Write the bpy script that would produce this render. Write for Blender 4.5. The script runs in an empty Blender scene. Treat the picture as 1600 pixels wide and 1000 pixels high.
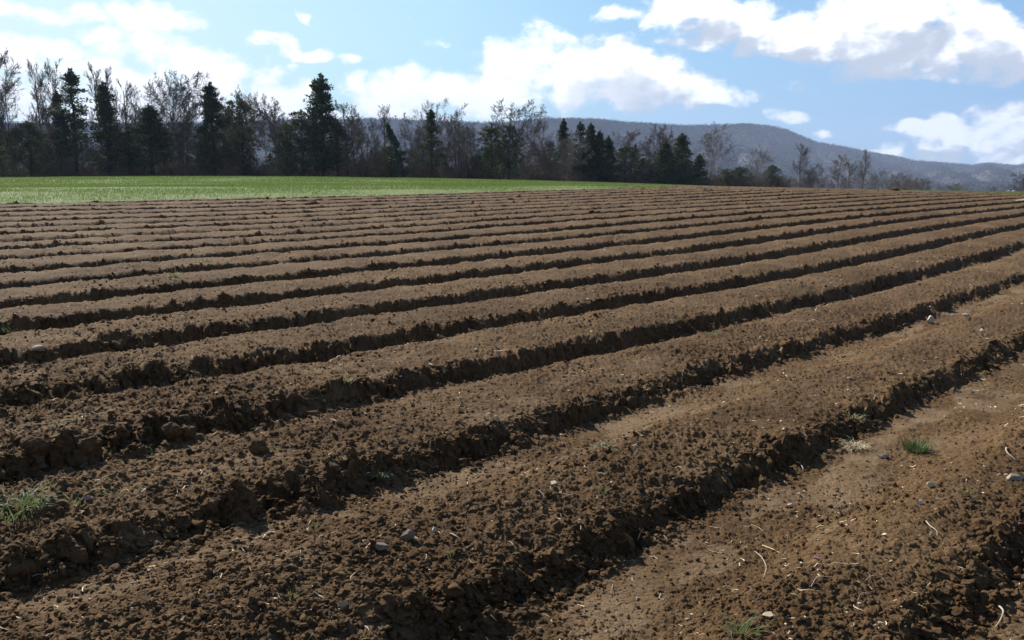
import bpy, math, random
import numpy as np
from mathutils import Vector, Matrix

random.seed(7)
RNG = np.random.default_rng(11)
scene = bpy.context.scene
COL = scene.collection

# ------------------------------------------------------------------ camera, sky, sun, exposure
FPX = 1415.0            # focal length in pixels of the 1600 px wide photograph
HOR = 285.0             # row of the true horizon
EYE = 1.6
PITCH = math.atan((500.0 - HOR) / FPX)
cam_d = bpy.data.cameras.new('camera')
cam_d.sensor_width = 36.0
cam_d.lens = 36.0 * FPX / 1600.0
cam_d.clip_start = 0.05
cam_d.clip_end = 30000.0
cam = bpy.data.objects.new('camera', cam_d)
cam.location = (0, 0, EYE)
cam.rotation_euler = (math.radians(90) - PITCH, 0, 0)
COL.objects.link(cam)
scene.camera = cam

SUN_AZ = math.radians(-38.0)      # measured from the view direction (+Y), to the left
SUN_EL = math.radians(37.0)
EXPOSURE = 0.85
HAZE_DENSITY = 1.35e-4
scene.view_settings.view_transform = 'Standard'
scene.view_settings.look = 'None'
scene.view_settings.gamma = 1.0
scene.view_settings.exposure = EXPOSURE
scene.render.engine = 'CYCLES'
scene.cycles.max_bounces = 6
scene.cycles.transparent_max_bounces = 8
scene.cycles.volume_bounces = 0
scene.cycles.use_denoising = True

sun_d = bpy.data.lights.new('sun', 'SUN')
sun_d.energy = 5.0
sun_d.angle = math.radians(0.53)
sun_d.color = (1.0, 0.955, 0.88)
sun = bpy.data.objects.new('sun', sun_d)
sv = Vector((math.sin(SUN_AZ) * math.cos(SUN_EL), math.cos(SUN_AZ) * math.cos(SUN_EL), math.sin(SUN_EL)))
sun.rotation_euler = (-sv).to_track_quat('-Z', 'Y').to_euler()
COL.objects.link(sun)


def pdir(px, py):
    """unit direction through a pixel of the 1600x1000 photograph"""
    x, y, z = (px - 800.0) / FPX, 1.0, (500.0 - py) / FPX
    c, s = math.cos(PITCH), math.sin(PITCH)
    v = Vector((x, y * c + z * s, -y * s + z * c))
    return v.normalized()


def azel(px, py):
    v = pdir(px, py)
    return math.atan2(v.x, v.y), math.asin(v.z)


world = bpy.data.worlds.new('World')
scene.world = world
world.use_nodes = True
world.cycles.sampling_method = 'MANUAL'
world.cycles.sample_map_resolution = 256
wn, wl = world.node_tree.nodes, world.node_tree.links
wn.clear()


def ramp(n, stops):
    r = n.new('ShaderNodeValToRGB')
    e = r.color_ramp.elements
    e[0].position, e[0].color = stops[0][0], (*stops[0][1], 1)
    e[1].position, e[1].color = stops[1][0], (*stops[1][1], 1)
    for p, c in stops[2:]:
        q = e.new(p); q.color = (*c, 1)
    return r


def build_world():
    """Nishita sky with a bank of drifting clouds laid out by azimuth and elevation."""
    out = wn.new('ShaderNodeOutputWorld')
    bg = wn.new('ShaderNodeBackground')
    sky = wn.new('ShaderNodeTexSky')
    sky.sky_type = 'NISHITA'
    sky.sun_disc = False
    sky.sun_elevation = SUN_EL
    sky.sun_rotation = SUN_AZ
    sky.air_density = 1.0
    sky.dust_density = 0.15
    sky.ozone_density = 4.0
    bg.inputs['Strength'].default_value = SKY_STRENGTH

    def density_group(clouds, detail):
        g = bpy.data.node_groups.new('cloud_density', 'ShaderNodeTree')
        g.interface.new_socket('P', in_out='INPUT', socket_type='NodeSocketVector')
        g.interface.new_socket('Density', in_out='OUTPUT', socket_type='NodeSocketFloat')
        n, l = g.nodes, g.links
        gi, go = n.new('NodeGroupInput'), n.new('NodeGroupOutput')
        # warp
        nz = n.new('ShaderNodeTexNoise'); nz.noise_dimensions = '2D'
        nz.inputs['Scale'].default_value = 11.0; nz.inputs['Detail'].default_value = 4.0
        l.new(gi.outputs[0], nz.inputs['Vector'])
        sub = n.new('ShaderNodeVectorMath'); sub.operation = 'SUBTRACT'; sub.inputs[1].default_value = (0.5, 0.5, 0.5)
        l.new(nz.outputs['Color'], sub.inputs[0])
        sc_ = n.new('ShaderNodeVectorMath'); sc_.operation = 'MULTIPLY'; sc_.inputs[1].default_value = (0.060, 0.034, 0)
        l.new(sub.outputs[0], sc_.inputs[0])
        wp = n.new('ShaderNodeVectorMath'); wp.operation = 'ADD'
        l.new(gi.outputs[0], wp.inputs[0]); l.new(sc_.outputs[0], wp.inputs[1])
        prev = None
        vec, oc, orr = wp.outputs[0], (0.0, 0.0), (1.0, 1.0)
        for (px, py, rx, ry, rot, wgt) in clouds:
            a, e = azel(px, py)
            rr = (rx / FPX, ry / FPX)
            mp = n.new('ShaderNodeVectorMath'); mp.operation = 'MULTIPLY_ADD'
            mp.inputs[1].default_value = (orr[0] / rr[0], orr[1] / rr[1], 0)
            mp.inputs[2].default_value = ((oc[0] - a) / rr[0], (oc[1] - e) / rr[1], 0)
            l.new(vec, mp.inputs[0])
            vec, oc, orr = mp.outputs[0], (a, e), rr
            ln = n.new('ShaderNodeVectorMath'); ln.operation = 'DOT_PRODUCT'
            l.new(mp.outputs[0], ln.inputs[0]); l.new(mp.outputs[0], ln.inputs[1])
            m = n.new('ShaderNodeMath'); m.operation = 'MULTIPLY_ADD'
            m.inputs[1].default_value = -wgt * 0.62; m.inputs[2].default_value = wgt
            l.new(ln.outputs['Value'], m.inputs[0])
            if prev is None:
                prev = m
            else:
                mx = n.new('ShaderNodeMath'); mx.operation = 'SMOOTH_MAX'; mx.inputs[2].default_value = 0.25
                l.new(prev.outputs[0], mx.inputs[0]); l.new(m.outputs[0], mx.inputs[1])
                prev = mx
        cl = n.new('ShaderNodeMath'); cl.operation = 'MAXIMUM'; cl.inputs[1].default_value = -0.6
        l.new(prev.outputs[0], cl.inputs[0])
        mp2 = n.new('ShaderNodeMapping'); mp2.inputs['Scale'].default_value = (1.0, 1.7, 1)
        l.new(gi.outputs[0], mp2.inputs['Vector'])
        n2 = n.new('ShaderNodeTexNoise'); n2.noise_dimensions = '2D'
        n2.inputs['Scale'].default_value = 20.0; n2.inputs['Detail'].default_value = detail; n2.inputs['Roughness'].default_value = 0.66
        l.new(mp2.outputs[0], n2.inputs['Vector'])
        md = n.new('ShaderNodeMath'); md.operation = 'MULTIPLY_ADD'; md.inputs[1].default_value = 3.0; md.inputs[2].default_value = -1.5
        l.new(n2.outputs['Fac'], md.inputs[0])
        ad = n.new('ShaderNodeMath'); ad.operation = 'ADD'
        l.new(cl.outputs[0], ad.inputs[0]); l.new(md.outputs[0], ad.inputs[1])
        # cauliflower billows
        last = ad
        for vs, va in ((26.0, 0.85), (58.0, 0.45)):
            vo = n.new('ShaderNodeTexVoronoi'); vo.voronoi_dimensions = '2D'; vo.feature = 'F1'
            vo.inputs['Scale'].default_value = vs
            l.new(wp.outputs[0], vo.inputs['Vector'])
            vm = n.new('ShaderNodeMath'); vm.operation = 'MULTIPLY_ADD'
            vm.inputs[1].default_value = -va; l.new(vo.outputs['Distance'], vm.inputs[0])
            vb = n.new('ShaderNodeMath'); vb.operation = 'ADD'; vb.inputs[1].default_value = va * 0.42
            l.new(last.outputs[0], vb.inputs[0]); l.new(vb.outputs[0], vm.inputs[2])
            last = vm
        l.new(last.outputs[0], go.inputs[0])
        return g

    tc = wn.new('ShaderNodeTexCoord')
    sp = wn.new('ShaderNodeSeparateXYZ'); wl.new(tc.outputs['Generated'], sp.inputs[0])
    at = wn.new('ShaderNodeMath'); at.operation = 'ARCTAN2'
    wl.new(sp.outputs['X'], at.inputs[0]); wl.new(sp.outputs['Y'], at.inputs[1])
    asn = wn.new('ShaderNodeMath'); asn.operation = 'ARCSINE'; wl.new(sp.outputs['Z'], asn.inputs[0])
    cb = wn.new('ShaderNodeCombineXYZ'); wl.new(at.outputs[0], cb.inputs[0]); wl.new(asn.outputs[0], cb.inputs[1])
    d0 = wn.new('ShaderNodeGroup'); d0.node_tree = density_group(CLOUDS, 7.0); wl.new(cb.outputs[0], d0.inputs[0])
    # second look a little towards the sun: thick cloud there means this spot is in shade
    of = wn.new('ShaderNodeVectorMath'); of.operation = 'ADD'; of.inputs[1].default_value = (-0.012, 0.030, 0)
    wl.new(cb.outputs[0], of.inputs[0])
    d1 = wn.new('ShaderNodeGroup'); d1.node_tree = density_group([c for c in CLOUDS if c[0] > 860], 3.0); wl.new(of.outputs[0], d1.inputs[0])

    cov = wn.new('ShaderNodeMapRange'); cov.interpolation_type = 'SMOOTHSTEP'
    cov.inputs['From Min'].default_value = -0.04; cov.inputs['From Max'].default_value = 1.0
    wl.new(d0.outputs[0], cov.inputs['Value'])
    shade = wn.new('ShaderNodeMath'); shade.operation = 'SUBTRACT'
    wl.new(d1.outputs[0], shade.inputs[0]); wl.new(d0.outputs[0], shade.inputs[1])
    shade2 = wn.new('ShaderNodeMath'); shade2.operation = 'MULTIPLY_ADD'; shade2.inputs[1].default_value = 0.35
    sm = wn.new('ShaderNodeMath'); sm.operation = 'MULTIPLY_ADD'; sm.inputs[1].default_value = 0.30
    wl.new(shade.outputs[0], sm.inputs[0])
    dk = wn.new('ShaderNodeMapRange'); dk.interpolation_type = 'SMOOTHSTEP'; dk.inputs["From Min"].default_value = 0.15; dk.inputs["From Max"].default_value = 1.25
    dk.inputs['To Min'].default_value = 0.0; dk.inputs['To Max'].default_value = 0.9
    wl.new(d1.outputs[0], dk.inputs['Value'])
    wl.new(dk.outputs[0], sm.inputs[2])
    # clouds nearer the sun are lit through and stay white
    azr = wn.new('ShaderNodeMapRange'); azr.inputs['From Min'].default_value = -0.02; azr.inputs['From Max'].default_value = 0.20
    azr.inputs['To Min'].default_value = 0.03; azr.inputs['To Max'].default_value = 1.0
    wl.new(at.outputs[0], azr.inputs['Value'])
    sh = wn.new('ShaderNodeMath'); sh.operation = 'MULTIPLY'; sh.use_clamp = True
    wl.new(sm.outputs[0], sh.inputs[0]); wl.new(azr.outputs[0], sh.inputs[1])
    cmix = wn.new('ShaderNodeMix'); cmix.data_type = 'RGBA'
    cmix.inputs[6].default_value = (*[c / SKY_STRENGTH for c in CLOUD_LIT], 1)
    cmix.inputs[7].default_value = (*[c / SKY_STRENGTH for c in CLOUD_DARK], 1)
    wl.new(sh.outputs[0], cmix.inputs[0])
    mix = wn.new('ShaderNodeMix'); mix.data_type = 'RGBA'
    wl.new(cov.outputs[0], mix.inputs[0])
    # clear air: the Nishita sky blended with the camera's cool rendering of the open blue
    aw = wn.new('ShaderNodeMapRange'); aw.inputs['From Min'].default_value = -0.45; aw.inputs['From Max'].default_value = 0.50
    wl.new(at.outputs[0], aw.inputs['Value'])
    blue = ramp(wn, [(0.0, (0.78, 1.0, 1.0)), (0.40, (0.50, 0.82, 0.93)), (0.62, (0.33, 0.60, 0.85)), (1.0, (0.21, 0.43, 0.74))])
    wl.new(aw.outputs[0], blue.inputs['Fac'])
    bm_ = wn.new('ShaderNodeVectorMath'); bm_.operation = 'SCALE'; bm_.inputs['Scale'].default_value = 0.735 / SKY_STRENGTH
    wl.new(blue.outputs[0], bm_.inputs[0])
    air = wn.new('ShaderNodeMix'); air.data_type = 'RGBA'; air.inputs[0].default_value = 0.72
    wl.new(sky.outputs[0], air.inputs[6]); wl.new(bm_.outputs[0], air.inputs[7])
    zf = wn.new('ShaderNodeMapRange'); zf.interpolation_type = 'SMOOTHSTEP'
    zf.inputs['From Min'].default_value = 0.09; zf.inputs['From Max'].default_value = 0.75
    zf.inputs['To Max'].default_value = 0.9
    wl.new(asn.outputs[0], zf.inputs['Value'])
    zen = wn.new('ShaderNodeMix'); zen.data_type = 'RGBA'
    zen.inputs[7].default_value = (*[c / SKY_STRENGTH for c in (0.045, 0.095, 0.22)], 1)
    wl.new(zf.outputs[0], zen.inputs[0]); wl.new(air.outputs[2], zen.inputs[6])
    # away from the sun the whole sky is dimmer
    bk = wn.new('ShaderNodeMapRange'); bk.inputs['From Min'].default_value = 0.2; bk.inputs['From Max'].default_value = -0.6
    bk.inputs['To Max'].default_value = 0.8
    wl.new(sp.outputs['Y'], bk.inputs['Value'])
    bkm = wn.new('ShaderNodeMix'); bkm.data_type = 'RGBA'
    bkm.inputs[7].default_value = (*[c / SKY_STRENGTH for c in (0.040, 0.075, 0.150)], 1)
    wl.new(bk.outputs[0], bkm.inputs[0]); wl.new(zen.outputs[2], bkm.inputs[6])
    wl.new(bkm.outputs[2], mix.inputs[6])
    wl.new(cmix.outputs[2], mix.inputs[7])
    wl.new(mix.outputs[2], bg.inputs['Color'])
    wl.new(bg.outputs[0], out.inputs['Surface'])


SKY_STRENGTH = 0.055
CLOUD_LIT = (0.80, 0.81, 0.82)
CLOUD_DARK = (0.36, 0.395, 0.455)
#            px    py   rx   ry  rot  weight
CLOUDS = [
    # great bank over the middle
    (590, 150, 60, 26, 0, 1.0), (660, 150, 70, 34, 0, 1.1), (730, 150, 70, 34, 0, 1.1), (790, 120, 50, 50, 0, 1.1), (830, 100, 55, 44, 0, 1.1),
    (900, 112, 74, 50, 0, 1.45), (960, 110, 64, 46, 15, 1.45), (1010, 130, 66, 40, 20, 1.45), (1080, 146, 66, 24, 18, 1.3),
    (1135, 156, 42, 13, 15, 0.95), (1030, 166, 66, 16, 0, 1.0), (640, 185, 120, 20, 0, 1.0), (740, 178, 90, 16, 0, 0.8),
    (560, 190, 60, 18, 0, 0.8), (860, 176, 50, 10, 0, 0.6), (940, 186, 30, 6, 0, 0.5),
    # left bank
    (215, 85, 50, 24, 0, 1.0), (280, 98, 70, 32, 10, 1.1), (340, 120, 65, 32, 10, 1.1), (400, 138, 60, 26, 10, 1.0), (455, 150, 40, 20, 0, 0.95),
    (200, 135, 80, 40, 0, 1.0), (60, 80, 45, 16, 0, 0.9), (10, 85, 50, 26, 0, 1.0), (60, 140, 120, 24, 0, 0.8),
    (300, 185, 220, 36, 0, 1.0), (110, 110, 60, 16, 0, 0.7),
    # upper left streaks
    (60, 14, 110, 12, 0, 0.9), (150, 20, 50, 12, 5, 0.9), (250, 34, 52, 16, 6, 1.0), (195, 40, 40, 9, 6, 0.8), (145, 52, 28, 10, 0, 0.75),
    # small ones in the open blue
    (420, 70, 42, 15, 8, 1.0), (482, 86, 38, 10, 8, 0.9), (552, 97, 17, 7, 0, 0.8), (471, 17, 9, 10, 0, 0.6), (675, 68, 14, 6, 0, 0.35),
    # upper right bank
    (965, 16, 46, 11, 0, 0.9), (1090, 18, 58, 36, 10, 1.35), (1145, 38, 66, 32, 0, 1.4), (1070, 62, 40, 8, 0, 0.7),
    (1245, 58, 76, 30, 0, 1.35), (1340, 36, 62, 50, 0, 1.55), (1410, 40, 62, 46, 10, 1.55), (1490, 64, 84, 42, 10, 1.5),
    (1590, 82, 84, 34, 0, 1.4), (1440, 94, 130, 20, 4, 1.2), (1540, 102, 110, 20, 0, 1.2), (1700, 70, 110, 50, 0, 1.1),
    # low right
    (1510, 204, 58, 21, 0, 1.3), (1590, 202, 54, 28, 0, 1.35), (1425, 194, 36, 6, 0, 0.8), (1500, 232, 80, 16, 0, 0.75),
    (1590, 242, 70, 16, 0, 0.8), (1228, 183, 24, 9, 0, 0.95), (1375, 231, 32, 11, 0, 0.85), (1278, 211, 13, 5, 0, 0.7),
    (1240, 140, 18, 7, 0, 0.35), (1535, 168, 14, 6, 0, 0.3), (1700, 210, 90, 40, 0, 1.0), (1440, 238, 34, 8, 0, 0.45),
]
build_world()

# ------------------------------------------------------------------ helpers


def tag(o, label=None, cat=None, group=None, kind=None):
    if label: o['label'] = label
    if cat: o['category'] = cat
    if group: o['group'] = group
    if kind: o['kind'] = kind
    return o


def empty(name, loc, rz=0.0, scale=1.0):
    o = bpy.data.objects.new(name, None)
    o.empty_display_size = 0.2
    o.location = loc
    o.rotation_euler = (0, 0, rz)
    o.scale = (scale, scale, scale) if not hasattr(scale, '__len__') else scale
    COL.objects.link(o)
    return o


def mesh_obj(name, me, mat=None, parent=None, loc=None):
    o = bpy.data.objects.new(name, me)
    if mat is not None and not me.materials:
        me.materials.append(mat)
    if parent is not None:
        o.parent = parent
    if loc is not None:
        o.location = loc
    COL.objects.link(o)
    return o


def np_mesh(name, verts, faces, mat=None, smooth=False):
    """verts (N,3), faces (M,k) all of one size k"""
    me = bpy.data.meshes.new(name)
    verts = np.ascontiguousarray(verts, dtype=np.float32)
    faces = np.ascontiguousarray(faces, dtype=np.int32)
    m, k = faces.shape
    me.vertices.add(len(verts)); me.vertices.foreach_set('co', verts.ravel())
    me.loops.add(m * k); me.loops.foreach_set('vertex_index', faces.ravel())
    me.polygons.add(m)
    me.polygons.foreach_set('loop_start', np.arange(0, m * k, k, dtype=np.int32))
    me.polygons.foreach_set('loop_total', np.full(m, k, dtype=np.int32))
    me.polygons.foreach_set('use_smooth', np.full(m, smooth, dtype=bool))
    me.update(calc_edges=True)
    if mat is not None:
        me.materials.append(mat)
    return me


def mat_new(name):
    m = bpy.data.materials.new(name)
    m.use_nodes = True
    n, l = m.node_tree.nodes, m.node_tree.links
    b = n['Principled BSDF']
    b.inputs['Roughness'].default_value = 0.9
    b.inputs['Specular IOR Level'].default_value = 0.2
    return m, n, l, b


def noise_node(n, l, scale, detail=4, rough=0.55, coord=None):
    t = n.new('ShaderNodeTexNoise')
    t.inputs['Scale'].default_value = scale
    t.inputs['Detail'].default_value = detail
    t.inputs['Roughness'].default_value = rough
    if coord is not None:
        l.new(coord, t.inputs['Vector'])
    return t


def simple_mat(name, c1, c2, scale=3.0, rough=0.9, island=0.0, trans=0.0, coord='Object', spec=0.15):
    """colour wanders between c1 and c2; island = extra random lightness per leaf or chip"""
    m, n, l, b = mat_new(name)
    b.inputs['Roughness'].default_value = rough
    b.inputs['Specular IOR Level'].default_value = spec
    tc = n.new('ShaderNodeTexCoord')
    t = noise_node(n, l, scale, 4, 0.6, tc.outputs[coord])
    r = ramp(n, [(0.33, c1), (0.67, c2)])
    l.new(t.outputs['Fac'], r.inputs['Fac'])
    col = r.outputs['Color']
    if island > 0:
        ge = n.new('ShaderNodeNewGeometry')
        mr = n.new('ShaderNodeMapRange')
        mr.inputs['To Min'].default_value = 1 - island; mr.inputs['To Max'].default_value = 1 + island
        l.new(ge.outputs['Random Per Island'], mr.inputs['Value'])
        hs = n.new('ShaderNodeHueSaturation')
        l.new(mr.outputs[0], hs.inputs['Value']); l.new(col, hs.inputs['Color'])
        col = hs.outputs['Color']
    l.new(col, b.inputs['Base Color'])
    if trans > 0:
        tr = n.new('ShaderNodeBsdfTranslucent'); l.new(col, tr.inputs['Color'])
        mx = n.new('ShaderNodeMixShader'); mx.inputs[0].default_value = trans
        l.new(b.outputs[0], mx.inputs[1]); l.new(tr.outputs[0], mx.inputs[2])
        l.new(mx.outputs[0], n['Material Output'].inputs['Surface'])
    return m


# ------------------------------------------------------------------ numpy noise
_P = np.random.default_rng(5).permutation(4096).astype(np.int32)
_P = np.concatenate([_P, _P])
_A = (np.random.default_rng(6).random(4096) * 2 * np.pi)
_GX, _GY = np.cos(_A).astype(np.float32), np.sin(_A).astype(np.float32)
_R1 = np.random.default_rng(8).random(4096).astype(np.float32)
_R2 = np.random.default_rng(9).random(4096).astype(np.float32)
_R3 = np.random.default_rng(10).random(4096).astype(np.float32)


def _h(ix, iy, seed):
    return _P[(_P[(ix + seed * 131) & 4095] + iy) & 4095]


def perlin(x, y, seed=0):
    xf, yf = np.floor(x), np.floor(y)
    ix, iy = xf.astype(np.int32), yf.astype(np.int32)
    fx, fy = (x - xf).astype(np.float32), (y - yf).astype(np.float32)
    u = fx * fx * fx * (fx * (fx * 6 - 15) + 10)
    v = fy * fy * fy * (fy * (fy * 6 - 15) + 10)

    def gr(i, j, dx, dy):
        k = _h(i, j, seed)
        return _GX[k] * dx + _GY[k] * dy
    a = gr(ix, iy, fx, fy); b = gr(ix + 1, iy, fx - 1, fy)
    c = gr(ix, iy + 1, fx, fy - 1); d = gr(ix + 1, iy + 1, fx - 1, fy - 1)
    return (a + (b - a) * u + ((c + (d - c) * u) - (a + (b - a) * u)) * v) * 1.5


def fbm(x, y, octv, seed=0, gain=0.5):
    s, a = 0, 1.0
    for k in range(octv):
        s = s + a * perlin(x, y, seed + k)
        x, y, a = x * 2.03 + 7.1, y * 2.03 + 3.7, a * gain
    return s


def domes(x, y, cell, seed=0, dens=1.0):
    """rounded lumps: height of half-ellipsoids scattered one per cell, radius up to 0.62 cell"""
    xs, ys = x / cell, y / cell
    ix0, iy0 = np.floor(xs).astype(np.int32), np.floor(ys).astype(np.int32)
    best = np.zeros(np.shape(x), dtype=np.float32)
    for di in (-1, 0, 1):
        for dj in (-1, 0, 1):
            ix, iy = ix0 + di, iy0 + dj
            k = _h(ix, iy, seed)
            cx = ix + 0.15 + 0.7 * _R1[k]; cy = iy + 0.15 + 0.7 * _R2[k]
            q = _R3[k]
            rad = 0.18 + 0.5 * q * q
            dx, dy = (xs - cx).astype(np.float32), (ys - cy).astype(np.float32)
            ang = _A[k]
            ca, sa = np.cos(ang).astype(np.float32), np.sin(ang).astype(np.float32)
            ex, ey = (dx * ca + dy * sa), (-dx * sa + dy * ca) * 1.35
            d2 = (ex * ex + ey * ey) / (rad * rad)
            hgt = np.sqrt(np.maximum(0, 1 - d2)) * rad * (_R1[(k + 77) & 4095] < dens)
            best = np.maximum(best, hgt)
    return best * cell


def sstep(a, b, x):
    t = np.clip((x - a) / (b - a), 0, 1)
    return t * t * (3 - 2 * t)


# ------------------------------------------------------------------ terrain
TH = math.radians(42.6)                 # direction of the rows, right of the view direction
ST, CT = math.sin(TH), math.cos(TH)
SP = 1.45                               # spacing of the beds
D0 = 5.40                               # distance of furrow "0" from the foot of the camera
D_END, T_END = 29.4, 66.0


def dcoord(X, Y):
    return -X * CT + Y * ST


def tcoord(X, Y):
    return X * ST + Y * CT


ROWS = {  # furrow index -> (px, py) read off the photograph
    -3: [(1469, 992), (1600, 880)],
    -2: [(1600, 540), (1397, 628), (1229, 719), (1060, 810), (937, 865), (718, 950)],
    -1: [(1600, 434), (1480, 478), (1397, 507), (1280, 536), (1060, 591), (811, 650), (662, 698)],
    0: [(1600, 383), (1280, 463), (1060, 512), (960, 530), (800, 569), (530, 632), (250, 690)],
    1: [(1600, 354), (1280, 424), (960, 478), (640, 531), (320, 590), (0, 640)],
    2: [(1600, 338), (1280, 390), (960, 439), (640, 486), (320, 528), (0, 572)],
    3: [(1600, 326.5), (1280, 366), (1200, 375.5), (960, 408), (640, 449), (320, 488), (0, 528)],
    4: [(1600, 319), (1200, 358.5), (960, 386), (640, 421), (320, 454), (0, 488)],
    5: [(1600, 311.5), (1200, 345), (960, 372), (640, 397), (320, 426), (0, 456)],
    6: [(1440, 316.5), (1200, 334.5), (800, 370), (320, 406), (0, 431)],
    7: [(1440, 311), (1200, 326), (800, 355), (400, 387), (0, 412)],
    8: [(1440, 308), (1200, 321.5), (800, 346), (400, 376), (0, 397.5)],
    9: [(1200, 316.8), (800, 337.5), (400, 367), (0, 386)],
    10: [(1200, 309), (800, 331), (400, 356), (0, 370)],
    11: [(1200, 303.5), (800, 326), (400, 348), (0, 363)],
    12: [(1200, 299), (800, 321.5), (400, 342.5), (0, 353)],
    13: [(800, 317.5), (400, 335), (0, 345)],
    14: [(800, 311.5), (400, 328.5), (0, 335)],
    15: [(800, 308.5), (400, 321), (0, 326.5)],
    16: [(800, 304.5), (400, 315.5)],
}
ctrl = []
for k, pts in ROWS.items():
    for (px, py) in pts:
        v = pdir(px, py)
        dd = dcoord(v.x, v.y)
        t = (D0 + SP * k) / dd
        ctrl.append((v.x * t, v.y * t, EYE + v.z * t + 0.08))


def at_dist(px, py, Y):
    v = pdir(px, py)
    t = Y / v.y
    return (v.x * t, Y, EYE + v.z * t)


for (px, py, Y) in [(0, 319, 26.8), (400, 307.5, 33.1), (800, 299, 43.3), (1050, 295, 53.6), (1200, 293.5, 62.5), (1440, 299.5, 65),
                    (1600, 303, 62), (-300, 330, 23), (1900, 306, 60),
                    (-300, 283, 128), (0, 280, 130), (200, 277.5, 131), (400, 276.7, 132), (600, 279.0, 134), (740, 281.8, 138), (900, 286, 144),
                    (1000, 290.5, 148), (1100, 293.5, 150), (1300, 300, 160), (1600, 309, 165), (1500, 299.5, 82), (1600, 301.5, 82),
                    (1180, 297.5, 86), (1300, 301.5, 92), (1400, 303, 95), (0, 291, 65), (400, 287.5, 72), (800, 287, 85), (1050, 291.5, 95)]:
    ctrl.append(at_dist(px, py, Y))
ctrl += [(-6, -6, 0), (6, -6, 0), (0, -20, -0.2), (-40, -10, -0.5), (40, -10, -0.5), (-8, 1, 0.0), (8, 1, 0.0)]
for (x, y, z) in [(-300, 300, -4), (0, 300, -5), (300, 300, -8), (-200, 0, -2), (250, 0, -5), (-300, 600, -12), (0, 600, -14), (400, 600, -18),
                  (-150, 180, 0.5), (0, 190, -0.6), (120, 200, -3)]:
    ctrl.append((x, y, z))
ctrl = np.array(ctrl, dtype=np.float64)


def tps_fit(P, lam):
    n = len(P)
    d2 = ((P[:, None, :2] - P[None, :, :2]) ** 2).sum(-1)
    K = 0.5 * d2 * np.log(d2 + 1e-9)
    lam_v = lam * (1.0 + 0.0 * P[:, 1])
    K += np.diag(lam_v)
    A = np.zeros((n + 3, n + 3)); A[:n, :n] = K
    A[:n, n] = 1; A[:n, n + 1:] = P[:, :2]
    A[n, :n] = 1; A[n + 1:, :n] = P[:, :2].T
    return np.linalg.solve(A, np.concatenate([P[:, 2], np.zeros(3)]))


TPS = tps_fit(ctrl, 60.0)


def base_h(X, Y):
    X = np.asarray(X, dtype=np.float64); Y = np.asarray(Y, dtype=np.float64)
    shp = X.shape
    x, y = X.ravel(), Y.ravel()
    out = np.empty(len(x))
    n = len(ctrl)
    for i in range(0, len(x), 20000):
        xx, yy = x[i:i + 20000], y[i:i + 20000]
        d2 = (xx[:, None] - ctrl[None, :, 0]) ** 2 + (yy[:, None] - ctrl[None, :, 1]) ** 2
        out[i:i + 20000] = (0.5 * d2 * np.log(d2 + 1e-9)) @ TPS[:n] + TPS[n] + TPS[n + 1] * xx + TPS[n + 2] * yy
    r = np.hypot(x, y)
    far = sstep(350, 900, r)
    return (out * (1 - far) + (-16.0) * far).reshape(shp)


GX0, GY0, GS = -70.0, -12.0, 0.5
_gx = np.arange(GX0, 90.01, GS); _gy = np.arange(GY0, 100.01, GS)
_G = base_h(*np.meshgrid(_gx, _gy))


def base_fast(X, Y):
    u = np.clip((X - GX0) / GS, 0, len(_gx) - 1.001); v = np.clip((Y - GY0) / GS, 0, len(_gy) - 1.001)
    i, j = u.astype(int), v.astype(int)
    fu, fv = u - i, v - j
    return (_G[j, i] * (1 - fu) * (1 - fv) + _G[j, i + 1] * fu * (1 - fv) + _G[j + 1, i] * (1 - fu) * fv + _G[j + 1, i + 1] * fu * fv)


KMIN = -8
_rk = np.random.default_rng(21)
ROW_DEPTH = 0.135 + 0.05 * _rk.random(64)
ROW_FLOOR = 0.10 + 0.07 * _rk.random(64)
ROW_FLOOR[2 - KMIN:] += 0.03
ROW_FLOOR[4 - KMIN:] += 0.05
ROW_FLOOR[8 - KMIN:] += 0.03
ROW_DEPTH[-2 - KMIN] = 0.15; ROW_FLOOR[-2 - KMIN] = 0.36
ROW_FLOOR[-1 - KMIN] = 0.22; ROW_FLOOR[0 - KMIN] = 0.15; ROW_FLOOR[-3 - KMIN] = 0.2; ROW_DEPTH[-3 - KMIN] = 0.085
ROW_DEPTH[1 - KMIN] = 0.165
ROW_DEPTH[2 - KMIN:] *= 1.22
ROW_DEPTH[6 - KMIN:] *= 1.20
ROW_DEPTH[10 - KMIN:] *= 1.12
for _k in (9, 11, 13): ROW_DEPTH[_k - KMIN] *= 0.6


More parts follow.
